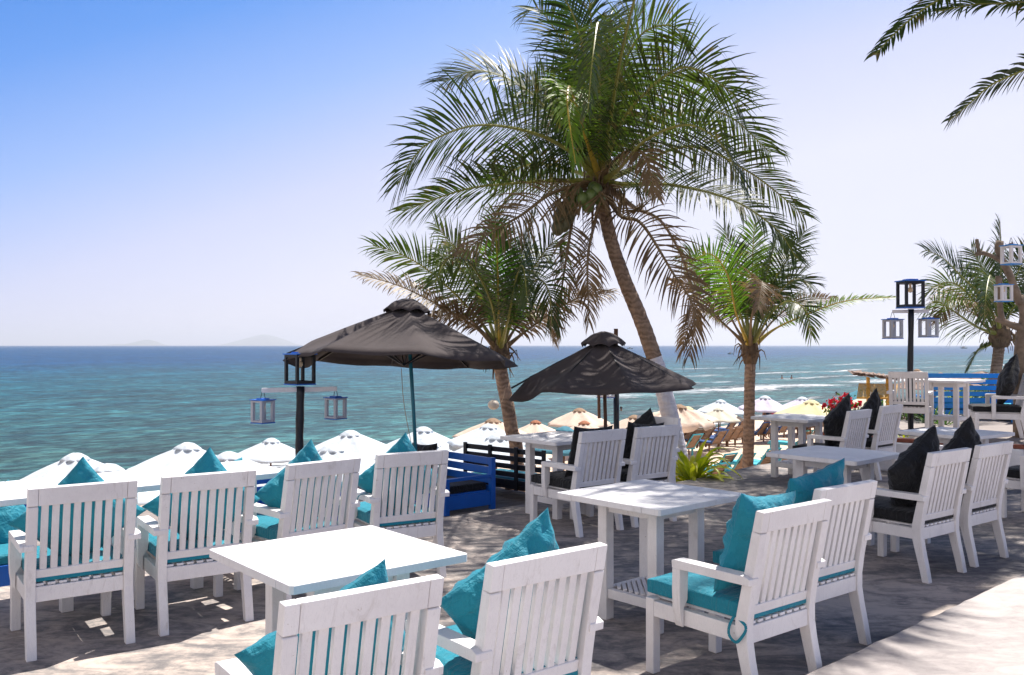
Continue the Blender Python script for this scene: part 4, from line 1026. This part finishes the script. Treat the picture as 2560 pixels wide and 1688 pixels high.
mb.tube(spline([g(2506, 803), g(2500, 770), g(2500, 730), g(2496, 690)], 10), [.045, .041, .038, .037, .036, .036, .036, .040, .042, .038], 12, jag=jg); mb.build('branch', M['bark'], tr, smooth=True)
for (px, py, s, a, lab) in ((2528, 660, .185, .3, 'white lantern with blue lid and base hanging from the upper branch of the bare tree'), (2509, 753, .165, .1, 'small white lantern with blue lid hanging lower in front of the bare tree')):
    l = empty('lantern', aty(px, py, Yt-.45), a, lab, 'lantern', 'small white and blue box lanterns'); lantern(l, s, M['white'], M['blue2'])

# ------------------------------------------------------------------ beach umbrellas
bu = [  # tip px, tip py, width px, distance, canopy, cap, ribs, droop, label
 (190, 1130, 296, 21.5, 'cwhite', 'cwhite', 'white beach umbrella at the far left behind the leftmost pillow'),
 (270, 1157, 330, 17.5, 'cwhite', 'cwhite', 'low white beach umbrella just right of the leftmost pillow'),
 (463, 1104, 285, 22.5, 'cwhite', 'cwhite', 'white beach umbrella showing between the first two pillows'),
 (572, 1126, 300, 18.5, 'cwhite', 'cwhite', 'white beach umbrella whose cap shows just right of the second pillow'),
 (676, 1094, 182, 30.0, 'cwhite', 'cwhite', 'white beach umbrella just left of the black lantern pole'),
 (878, 1073, 225, 27.0, 'cwhite', 'cwhite', 'white beach umbrella left of the teal umbrella pole'),
 (835, 1108, 300, 19.5, 'cwhite', 'cwhite', 'near white beach umbrella with a folded cap right of the third pillow'),
 (1058, 1065, 205, 28.5, 'cwhite', 'cwhite', 'white beach umbrella just right of the teal umbrella pole'),
 (1062, 1096, 290, 20.0, 'cwhite', 'cwhite', 'near white beach umbrella behind the fourth pillow'),
 (1231, 1044, 180, 33.0, 'cbeige', 'ctan', 'beige beach umbrella with a tan cap left of the slim palm trunk'),
 (1219, 1058, 190, 28.0, 'cwhite', 'cwhite', 'white beach umbrella in front of the beige one left of the slim trunk'),
 (1238, 1082, 240, 21.5, 'cwhite', 'cwhite', 'white beach umbrella right above the black bench'),
 (1338, 1050, 120, 35.0, 'cbeige', 'corange', 'beige beach umbrella with an orange cap right of the slim palm trunk'),
 (1449, 1019, 152, 40.0, 'cbeige', 'ctan', 'large beige beach umbrella with a drooping rim left of the brown umbrella pole'),
 (1406, 1064, 200, 26.0, 'cblue', 'cblue', 'pale blue beach umbrella peeking over the white table by the bench'),
 (1462, 1051, 130, 33.0, 'cbeige', 'corange', 'beige beach umbrella with an orange scalloped cap behind the left black cushioned pair'),
 (1585, 1036, 150, 36.0, 'cbeige', 'ctan', 'beige beach umbrella directly behind the right dark pole'),
 (1618, 1034, 100, 44.0, 'cwhite', 'cwhite', 'small white beach umbrella left of the white painted palm trunk'),
 (1697, 1010, 158, 33.0, 'cbeige', 'ctan', 'windblown beige beach umbrella right of the white painted palm trunk'),
 (1722, 1015, 140, 38.5, 'ccream', 'cyellow', 'cream beach umbrella with a yellow cap behind the windblown beige one'),
 (1799, 998, 114, 50.0, 'cwhite', 'cwhite', 'white beach umbrella farthest back between the two palm trunks'),
 (1796, 1018, 112, 44.0, 'ccream', 'ccream', 'cream beach umbrella with a ragged cap above the wooden loungers'),
 (1909, 988, 124, 44.0, 'clilac', 'cwhite', 'lilac beach umbrella just right of the slim right palm trunk'),
 (2008, 991, 120, 47.0, 'clilac', 'cwhite', 'pale lilac beach umbrella half behind the yellow one'),
 (2023, 998, 168, 36.0, 'cyellow', 'cyellow', 'yellow beach umbrella left of the red flowers'),
 (2165, 966, 150, 40.0, 'cblue', 'cblue', 'pale blue beach umbrella behind the bamboo stand'),
 (2180, 980, 170, 32.0, 'ccream', 'cwhite', 'white beach umbrella low behind the bamboo stand'),
 (2298, 922, 70, 42.0, 'cbeige', 'ctan', 'distant tan beach umbrella right of the tall lantern pole'),
 (2356, 931, 90, 38.0, 'cbeige', 'ctan', 'distant tan beach umbrella left of the spiky garden plant'),
]
for i, (px, py, wpx, Y, cm, capm, lab) in enumerate(bu):
    t = aty(px, py, Y); R = wpx*Y/F/2*1.14; rnd = random.Random(i+3)
    gz = beach_z(sdist(t.x, t.y))
    gz = min(gz, t.z-1.6)
    r = empty('beach_umbrella', (t.x, t.y, gz), rnd.uniform(0, .8), lab, 'beach umbrella', 'umbrellas on the beach')
    r.rotation_euler = (rnd.uniform(-.03, .03), rnd.uniform(-.04, .04), rnd.uniform(0, .8))
    Hh = t.z-gz; h = R*rnd.uniform(.42, .48)
    wind = lab.startswith('windblown')
    mb = canopy_mb(R, h, 8, .04*R if not wind else .12*R, i*1.7, .05 if not wind else .22, .025 if not wind else .13, .09, .12, 10, 5); mb.build('canopy', M[cm], r, smooth=True, solid=.006, loc=(0, 0, Hh-h-.05))
    mb = cap_mb(R*.20, R*.12, 8, i, 0); mb.build('vent_cap', M[capm], r, smooth=True, solid=.006, loc=(0, 0, Hh-R*.135))
    mb = MB(); mb.tube([(0, 0, -.3), (0, 0, Hh-.05)], .03, 8); mb.build('pole', M['pole'], r, smooth=True)
    mb = MB()
    for k in range(8):
        a = 2*pi*k/8; mb.bar((0, 0, Hh-.1), (cos(a)*R*.95, sin(a)*R*.95, Hh-h-.06), .02, .02, (-sin(a), cos(a), 0))
    mb.build('ribs', M['pole'], r)

# ------------------------------------------------------------------ loungers
def make_lounger(frame, pad, wood):
    r = empty('sun_lounger', (0, 0, 0))
    mb = MB()
    for s in (-1, 1): mb.box(s*.30-.03, s*.30+.03, 0, 1.35, .27, .33)
    for k in range(8): mb.box(-.27, .27, .03+k*.165, .14+k*.165, .29, .32)
    mb.build('seat', wood, r, bevel=.004)
    for sx in (-1, 1):
        for y in (.12, 1.2):
            mb = MB(); mb.box(sx*.30-.03, sx*.30+.03, y-.03, y+.03, 0, .269); mb.build('leg', wood, r)
    mb = MB(); tp = V((0, -.42, .92)); b0 = V((0, .02, .34))
    d = (tp-b0)
    for s in (-1, 1): mb.bar(b0+V((s*.29, 0, 0)), tp+V((s*.29, 0, 0)), .06, .04)
    mb.bar(tp+V((-.32, 0, 0)), tp+V((.32, 0, 0)), .04, .07, (0, -.5, -1))
    mb.build('backrest_frame', frame, r, bevel=.004)
    mb = MB()
    for k in range(8):
        p = b0+d*(.06+k*.115); mb.bar(p+V((-.258, 0, 0)), p+V((.258, 0, 0)), .02, .062, (0, 1, .4))
    mb.build('backrest_slats', M['brownwood'], r, bevel=.003)
    mb = MB()
    for s in (-1, 1): mb.bar((s*.24, -.30, .70), (s*.24, .22, .27), .02, .03)
    mb.build('strut', M['metal'], r)
    mb = MB(); mb.box(-.27, .27, .06, 1.33, .335, .39); mb.build('mattress', pad, r, bevel=.02); return r
LW = make_lounger(M['brownwood'], M['navy'], M['brownwood']); LN = make_lounger(M['navy'], M['navy'], M['brownwood']); LT = make_lounger(M['tealpaint'], M['padteal'], M['tealpaint'])
used = set()
nth = ['first', 'second', 'third', 'fourth', 'fifth', 'sixth', 'seventh', 'eighth', 'ninth', 'tenth', 'eleventh', 'twelfth', 'thirteenth', 'fourteenth', 'fifteenth', 'sixteenth', 'seventeenth']
lo = [(1712, 40.5, LW), (1736, 40.3, LW), (1758, 40.2, LW), (1790, 38.5, LN), (1812, 40, LW), (1832, 40.6, LW), (1852, 41.5, LW), (1898, 43.0, LN), (1922, 43.2, LN), (1955, 44.5, LN), (1990, 46, LW), (2012, 46.5, LN), (2032, 47.0, LW), (2058, 47.5, LW), (2080, 48, LW), (1818, 46, LN), (1846, 47, LN)]
order = sorted(range(len(lo)), key=lambda i: lo[i][0])
rank = {i: k for k, i in enumerate(order)}
def put_l(src, px, Y, lab, grp, rot):
    o = src if src.name not in used else copy_tree(src); used.add(src.name)
    X = (px-1280)/F*Y; z = beach_z(sdist(X, Y))+.02
    o.location = (X, Y, z); o.rotation_euler = (0, 0, rot); tag(o, lab, 'sun lounger', grp)
for i, (px, Y, s) in enumerate(lo):
    kind = 'navy edged' if s is LN else 'brown wooden'
    put_l(s, px, Y, '%s sun lounger on the sand, %s from the left in the far beach row' % (kind, nth[rank[i]]), 'loungers in the far beach row', radians(38+random.uniform(-4, 4)))
tl = [(1724, 36.5, 'teal framed sun lounger just above the lily leaves'), (1800, 28.2, 'teal framed sun lounger left of the right palm trunk, farther left of two'), (1845, 28.0, 'teal framed sun lounger whose back touches the right palm trunk on its left side'), (1910, 29.5, 'teal framed sun lounger just right of the right palm trunk'), (1955, 29.5, 'teal framed sun lounger between the right palm trunk and the white table legs'), (1775, 25.5, 'teal framed sun lounger half hidden behind the lily plant'), (1998, 31, 'teal framed sun lounger seen between the legs of the white tables'), (2000, 37.0, 'teal framed sun lounger standing alone on the open sand behind the white tables')]
for px, Y, lab in tl: put_l(LT, px, Y, lab, 'teal loungers on the beach', radians(36+random.uniform(-5, 5)))

# ------------------------------------------------------------------ plants
def blade(mb, base, a, L, w, rise, droop, rnd, ns=9, mi=0, fold=.25):
    d = V((cos(a)*cos(rise), sin(a)*cos(rise), sin(rise))); q = V(base); S = V((-sin(a), cos(a), 0)); vs = []
    for s in range(ns+1):
        u = s/ns; ww = w*(.5+1.2*u if u < .35 else .92*(1-((u-.35)/.65)**1.8))+.001
        N2 = S.cross(d); vs += [q-S*ww/2+N2*ww*fold, q, q+S*ww/2+N2*ww*fold]
        d = (d+V((0, 0, -droop*(.3+u)/ns*2))).normalized(); q = q+d*L/ns
    f = []
    for s in range(ns): f += [(3*s, 3*s+1, 3*s+4, 3*s+3), (3*s+1, 3*s+2, 3*s+5, 3*s+4)]
    mb.add(vs, f, mi)
lp = at(1735, 1222, -.35); lp = V((2.27, 11.35, -.30))
r = empty('lily_plant', lp, 0, 'bright yellow green plant with long arching leaves beside the terrace edge', 'plant')
rnd = random.Random(8)
for k in range(64):
    mb = MB(); a = rnd.uniform(0, 2*pi); blade(mb, (0, 0, rnd.uniform(.0, .25)), a, rnd.uniform(.5, .95), rnd.uniform(.06, .10), radians(rnd.uniform(25, 75)), rnd.uniform(1.0, 2.0), rnd); mb.build('leaf', M['lily'], r, smooth=True)
mb = MB()
for k in range(30): blade(mb, (0, 0, .05), rnd.uniform(0, 6.28), rnd.uniform(.3, .5), .04, radians(rnd.uniform(-10, 30)), 1.2, rnd)
mb.build('dry_leaves', M['leafd'], r, smooth=True)
mb = MB(); mb.tube([(0, 0, -.9), (0, 0, .1)], .06, 10); mb.build('stem', M['husk'], r)
# red flowering shrub
fp = aty(2112, 1012, 13.4); r = empty('flowering_shrub', (fp.x, fp.y, -1.4), 0, 'shrub with bright red flower clusters beside a black pillow', 'shrub'); z0 = fp.z+1.4
mb = MB(); rnd = random.Random(2)
cl = []
for k in range(44):
    p = V((rnd.gauss(0, .085), rnd.gauss(0, .085), z0+rnd.gauss(0, .06))); cl.append(p); mb.tube(spline([(0, 0, 0), (p.x*.3, p.y*.3, z0*.6), p], 8), .006, 5)
mb.build('stems', M['husk'], r)
mb = MB()
for p in cl:
    for q in range(36):
        c = p+V((rnd.gauss(0, .018), rnd.gauss(0, .018), rnd.gauss(0, .018))); n = V((rnd.gauss(0, 1), rnd.gauss(0, 1), rnd.gauss(0, 1))).normalized(); t = n.orthogonal().normalized(); b_ = n.cross(t); s = rnd.uniform(.015, .025)
        mb.add([c-t*s, c-b_*s*.8, c+t*s, c+b_*s*.8], [(0, 1, 2, 3)])
mb.build('flowers', M['redf'], r)
mb = MB()
for q in range(420):
    c = V((rnd.gauss(0, .12), rnd.gauss(0, .12), z0-.14+rnd.gauss(0, .12))); n = V((rnd.gauss(0, 1), rnd.gauss(0, 1), rnd.gauss(0, 1))).normalized(); t = n.orthogonal().normalized(); b_ = n.cross(t); s = rnd.uniform(.014, .028)
    mb.add([c-t*s*1.5, c-b_*s*.6, c+t*s*1.5, c+b_*s*.6], [(0, 1, 2, 3)])
mb.build('leaves', M['shrub'], r)
# spiky garden plants
def spiky(px, py, Y, zb, n, L, lab, seed, mat='shrub', w=.05, rng=(35, 85), grp='spiky garden plants'):
    t = aty(px, py, Y); r = empty('garden_plant', (t.x, t.y, zb), 0, lab, 'plant', grp); rnd = random.Random(seed)
    for k in range(n):
        mb = MB(); blade(mb, (rnd.uniform(-.05, .05), rnd.uniform(-.05, .05), 0), rnd.uniform(0, 2*pi), L*rnd.uniform(.6, 1.1), w, radians(rnd.uniform(*rng)), rnd.uniform(.3, .9), rnd); mb.build('leaf', M[mat], r, smooth=True)
def bush(px, py, Y, zb, rad, lab, seed, n=1100, grp='low garden shrubs', mat='shrub'):
    t = aty(px, py, Y); r = empty('shrub', (t.x, t.y, zb), 0, lab, 'shrub', grp); rnd = random.Random(seed); mb = MB(); st = MB()
    for k in range(14):
        a = rnd.uniform(0, 6.28); st.tube(spline([(0, 0, 0), (cos(a)*rad*.3, sin(a)*rad*.3, rad*.5), (cos(a)*rad*.8, sin(a)*rad*.8, rad*rnd.uniform(.6, 1.2))], 6), .008, 5)
    for q in range(n):
        a = rnd.uniform(0, 6.28); e = rnd.uniform(0, 1)**.5; z = rnd.uniform(.1, 1.25)*rad
        c = V((cos(a)*rad*e, sin(a)*rad*e*.8, z)); 
        if noise.noise(c*3.2+V((seed, 0, 0))) < -.08: continue
        n_ = V((rnd.gauss(0, 1), rnd.gauss(0, 1), rnd.gauss(.5, 1))).normalized(); t_ = n_.orthogonal().normalized(); b_ = n_.cross(t_); s = rnd.uniform(.02, .045)
        mb.add([c-t_*s*1.6, c-b_*s*.6, c+t_*s*1.6, c+b_*s*.6], [(0, 1, 2, 3)])
    st.build('stems', M['husk'], r); mb.build('leaves', M[mat], r)
spiky(2400, 990, 17.0, .3, 26, .75, 'spiky yellow green plant rising behind the blue sofa on the upper terrace', 3, 'lily', .05)
spiky(2506, 990, 15.9, .2, 12, .95, 'thin upright grassy plant beside the bare tree', 4, 'lily', .035, (60, 88))
spiky(2360, 1080, 14.6, .3, 16, .42, 'low strappy green plant under the upper terrace chair', 5, 'shrub', .045)
spiky(2325, 1090, 14.9, .3, 16, .4, 'low strappy green plant left of the upper terrace table legs', 6, 'shrub', .045)
spiky(2262, 1080, 12.6, .3, 7, .25, 'small green sprout by the brick coping', 7, 'lily', .03)
bush(2270, 1080, 15.8, .1, .45, 'leafy green shrub left of the upper terrace chair', 3)
bush(2440, 1000, 17.4, .1, .55, 'leafy shrub behind the blue sofa under the shaggy palm', 4)
bush(2330, 1080, 16.6, .0, .5, 'leafy green shrub seen through the upper terrace chair slats', 6)
bush(2535, 960, 17.4, .3, .6, 'leafy shrub behind the bare tree at the right edge', 5, mat='shrub')
# thatched roofs and rocks on the far right shore
def thatch_roof(px, py, Y, R, h, zb, lab, seed):
    t = aty(px, py, Y); r = empty('thatched_parasol', (t.x, t.y, zb), 0, lab, 'parasol', 'thatched parasols on the beach'); rnd = random.Random(seed); hh = t.z-zb
    mb = MB(); N_ = 40
    for ring in range(5):
        for k in range(N_):
            a = 2*pi*k/N_+rnd.uniform(-.05, .05); r0_ = R*ring/5; r1_ = R*(ring+1.35)/5*rnd.uniform(.95, 1.08); z0_ = hh-h*ring/5+.03*(5-ring)/5; z1_ = hh-h*(ring+1.35)/5
            da = pi/N_*1.4
            mb.add([(cos(a-da)*r0_, sin(a-da)*r0_, z0_), (cos(a+da)*r0_, sin(a+da)*r0_, z0_), (cos(a+da)*r1_, sin(a+da)*r1_, z1_), (cos(a-da)*r1_, sin(a-da)*r1_, z1_+rnd.uniform(-.03, .03))], [(0, 1, 2, 3)])
    mb.build('thatch', M['thatch'], r, solid=.02)
    mb = MB(); mb.tube([(0, 0, -.3), (0, 0, hh)], .05, 8); mb.build('pole', M['pole'], r)
thatch_roof(2335, 938, 30, 1.3, .4, -1.6, 'brown thatched parasol right of the tall lantern pole', 1)
thatch_roof(2380, 936, 34, 1.4, .4, -1.6, 'brown thatched parasol behind the spiky yellow green plant', 2)
thatch_roof(2455, 930, 36, 1.5, .4, -1.6, 'brown thatched parasol behind the shaggy palm trunk', 3)
# bamboo stand with thatched roof
q = aty(2180, 935, 21.0); gz = -1.2
r = empty('bamboo_stand', (q.x, q.y, gz), radians(-18), 'yellow bamboo stall frame with a thatched roof and awning on the beach', 'stall'); hh = q.z-gz; r.scale = (.82, .82, 1)
for x, y in ((-.10, -.2), (.42, -.2), (-.10, .35), (.42, .35)):
    mb = MB(); mb.tube([(x, y, -.4), (x, y, hh-.08)], .035, 8); mb.build('post', M['bamboo'], r)
rnd = random.Random(6); mb = MB()
for k in range(150):
    x = rnd.uniform(-.5, .62); mb.bar((x, -.45+rnd.uniform(-.05, .05), hh-.02-.25*abs(0)+rnd.uniform(-.05, .02)-.10*(x)), (x+rnd.uniform(-.12, .12), .55, hh+rnd.uniform(-.05, .03)-.10*x), .04, .012, (1, 0, 0))
mb.build('thatched_roof', M['thatch'], r)
mb = MB()
for k in range(30):
    x = -.35+k*.034; mb.bar((x-.08, -.75, hh-.52), (x, -.25, hh-.22), .028, .012, (1, 0, 0))
mb.bar((-.45, -.76, hh-.53), (.60, -.76, hh-.53), .03, .04, (0, 1, 0)); mb.build('awning', M['bamboo'], r)
mb = MB(); mb.box(-.1, .42, -.19, -.15, hh-1.1, hh-1.02); mb.box(-.1, .42, .30, .34, hh-1.1, hh-1.02); mb.box(-.12, .44, -.14, .29, hh-1.12, hh-1.09); mb.build('shelf', M['bamboo'], r)
mb = MB(); mb.tube([(.14, .05, hh-1.085), (.14, .05, hh-.95), (.14, .05, hh-.52), (.14, .05, hh-.48)], [.10, .11, .11, .06], 14); o = mb.build('container', M['cblue'], loc=None, smooth=True); o.location = r.location; o.rotation_euler = r.rotation_euler; tag(o, 'pale blue tall container standing inside the bamboo stall', 'container')

# ------------------------------------------------------------------ people and boats
def person(name, loc, rot, joints, edges, radii, parts, lab, cat='person', grp=None):
    me = bpy.data.meshes.new('body'); me.from_pydata(joints, edges, []); me.update()
    o = bpy.data.objects.new(name, me); COL.objects.link(o); o.location = loc; o.rotation_euler = (0, 0, rot)
    me.materials.append(M['skin'])
    sk = o.modifiers.new('skin', 'SKIN'); sk.use_smooth_shade = True
    for i, rd in enumerate(radii): me.skin_vertices[0].data[i].radius = (rd, rd); me.skin_vertices[0].data[i].use_root = (i == 0)
    s = o.modifiers.new('sub', 'SUBSURF'); s.levels = 1; s.render_levels = 2
    tag(o, lab, cat, grp); return o
J = [(0, 0, .95), (0, 0, 1.15), (0, 0, 1.38), (0, 0, 1.48), (0, .01, 1.55), (0, .02, 1.66), (-.17, 0, 1.38), (-.24, .05, 1.12), (-.16, .22, 1.02), (.17, 0, 1.38), (.25, .0, 1.12), (.30, .12, .92), (-.09, 0, .90), (-.10, .03, .48), (-.10, -.02, .06), (.09, 0, .90), (.10, .03, .48), (.10, -.02, .06), (-.10, .14, .03), (.10, .14, .03)]
E_ = [(0, 1), (1, 2), (2, 3), (3, 4), (4, 5), (2, 6), (6, 7), (7, 8), (2, 9), (9, 10), (10, 11), (0, 12), (12, 13), (13, 14), (0, 15), (15, 16), (16, 17), (14, 18), (17, 19)]
Rr = [.13, .12, .13, .055, .085, .09, .055, .042, .03, .055, .042, .03, .09, .06, .04, .09, .06, .04, .035, .035]
X = (1917-1280)/F*45.5; zz = beach_z(sdist(X, 45.5))
p = person('person', (X, 45.5, zz), radians(200), J, E_, Rr, None, 'person in a dark top standing by the loungers under the lilac umbrella')
mb = MB(); mb.tube([(0, 0, .90), (0, 0, 1.1), (0, 0, 1.36), (0, 0, 1.43)], [.165, .145, .16, .08], 14); mb.build('dark_top', M['darkcloth'], p, smooth=True)
mb = MB(); mb.ball((0, -.012, 1.68), .103, 12, sc=(1, 1, 1.05)); mb.build('hair', M['hair'], p, smooth=True)
mb = MB(); mb.box(-.17, .17, -.06, .06, -.16, .16); o = mb.build('bag', M['pink'], bevel=.03, loc=(X+.38, 45.45, zz+1.12)); tag(o, 'pink bag held beside the person in the dark top', 'bag')
for px, py, lab in ((1955, 947, 'bather standing chest deep in the surf, the left of two'), (1979, 947, 'head of a swimmer just right of the chest deep bather'), (2091, 987, 'head of a swimmer alone in calm water left of the bamboo stall'), (1553, 1027, 'head of a swimmer near the shore right of the dark pole')):
    q = at(px, py, SEA); Js = [(0, 0, -.5), (0, 0, -.1), (0, 0, .02), (0, .01, .12), (0, .02, .23), (-.19, 0, -.06), (.19, 0, -.06)]
    if 'chest' in lab: Js = [(x, y, z+.22) for x, y, z in Js]
    o = person('person', q, 0, Js, [(0, 1), (1, 2), (2, 3), (3, 4), (1, 5), (1, 6)], [.15, .14, .06, .09, .095, .06, .06], None, lab, grp='bathers in the sea')
    mb = MB(); mb.ball((0, 0, Js[4][2]+.02), .11, 10); mb.build('hair', M['hair'], o, smooth=True)
def boat(px, py, L, lab):
    q = at(px, py, SEA); r = empty('boat', q, .2, lab, 'boat', 'small fishing boats far out at sea'); n = 14; mb = MB()
    for i in range(n+1):
        u = -1+2*i/n; w_ = L*.16*(1-abs(u)**2.4)+.02; sh = L*.09*(abs(u)**2.2)
        mb.v += [(u*L/2, -w_, L*.12+sh), (u*L/2*.9, -w_*.5, -.1), (u*L/2*.9, w_*.5, -.1), (u*L/2, w_, L*.12+sh)]
    for i in range(n):
        for k in range(3): a = i*4+k; mb.f.append((a, a+1, a+5, a+4)); mb.m.append(0)
    mb.f.append(tuple(0+4*i for i in range(n+1))+tuple(3+4*i for i in range(n, -1, -1))); mb.m.append(0)
    mb.build('hull', M['boat'], r)
    mb = MB(); mb.box(-L*.18, L*.06, -L*.07, L*.07, L*.12, L*.26); mb.box(-L*.20, L*.08, -L*.08, L*.08, L*.262, L*.28); mb.build('cabin', M['brownwood'], r)
    mb = MB(); mb.tube([(L*.2, 0, L*.1), (L*.2, 0, L*.45)], L*.008, 6); mb.build('mast', M['pole'], r)
boat(1826, 886, 3.6, 'small dark boat on the sea left of the right palm crown'); boat(1851, 882, 3.4, 'small dark boat half behind the right palm trunk top')
boat(1575, 873, 9.0, 'teal boat just above the rim of the smaller black umbrella'); boat(2410, 872, 12.0, 'tiny boat on the horizon near the right edge')

# ------------------------------------------------------------------ islands
def island(name, prof, Y, lab):
    mb = MB(); n = len(prof); nr = 8; dd = 500
    for j in range(nr+1):
        f = j/nr; e = sin(pi*f)**.8
        for i, (px, hpx) in enumerate(prof):
            X = (px-1280)/F*Y; hh = hpx*Y/F
            mb.v.append((X, Y+dd*(f-.5)*2, SEA-1+(hh+9)*e*(1+.12*noise.noise(V((i*.5, j*.6, Y))))))
    for j in range(nr):
        for i in range(n-1): a = j*n+i; mb.f.append((a, a+1, a+n+1, a+n)); mb.m.append(0)
    o = mb.build(name, M['island'], smooth=True); tag(o, kind='structure'); return o
island('small_island', [(322, 0), (330, 3), (340, 7), (349, 8), (358, 12), (370, 13), (380, 11), (388, 5), (394, 0)], 14500, '')
island('large_island', [(556, 0), (575, 5), (600, 12), (620, 18), (635, 22), (650, 26), (668, 26), (690, 21), (715, 12), (730, 5), (745, 0)], 16500, '')
island('tiny_island', [(285, 0), (292, 2.5), (298, 2.8), (306, 0)], 14500, '')
# ------------------------------------------------------------------ haze
mh = bpy.data.materials.new('haze_air'); mh.use_nodes = True; nt = mh.node_tree; nt.nodes.remove(nt.nodes['Principled BSDF'])
pv = nt.nodes.new('ShaderNodeVolumePrincipled'); pv.inputs['Density'].default_value = 1.15e-4; pv.inputs['Color'].default_value = (.90, .93, 1, 1); pv.inputs['Anisotropy'].default_value = .3
nt.links.new(pv.outputs[0], nt.nodes['Material Output'].inputs['Volume'])
mb = MB(); mb.box(-31000, 31000, -250, 31000, -9, 230); tag(mb.build('haze', mh), kind='stuff')
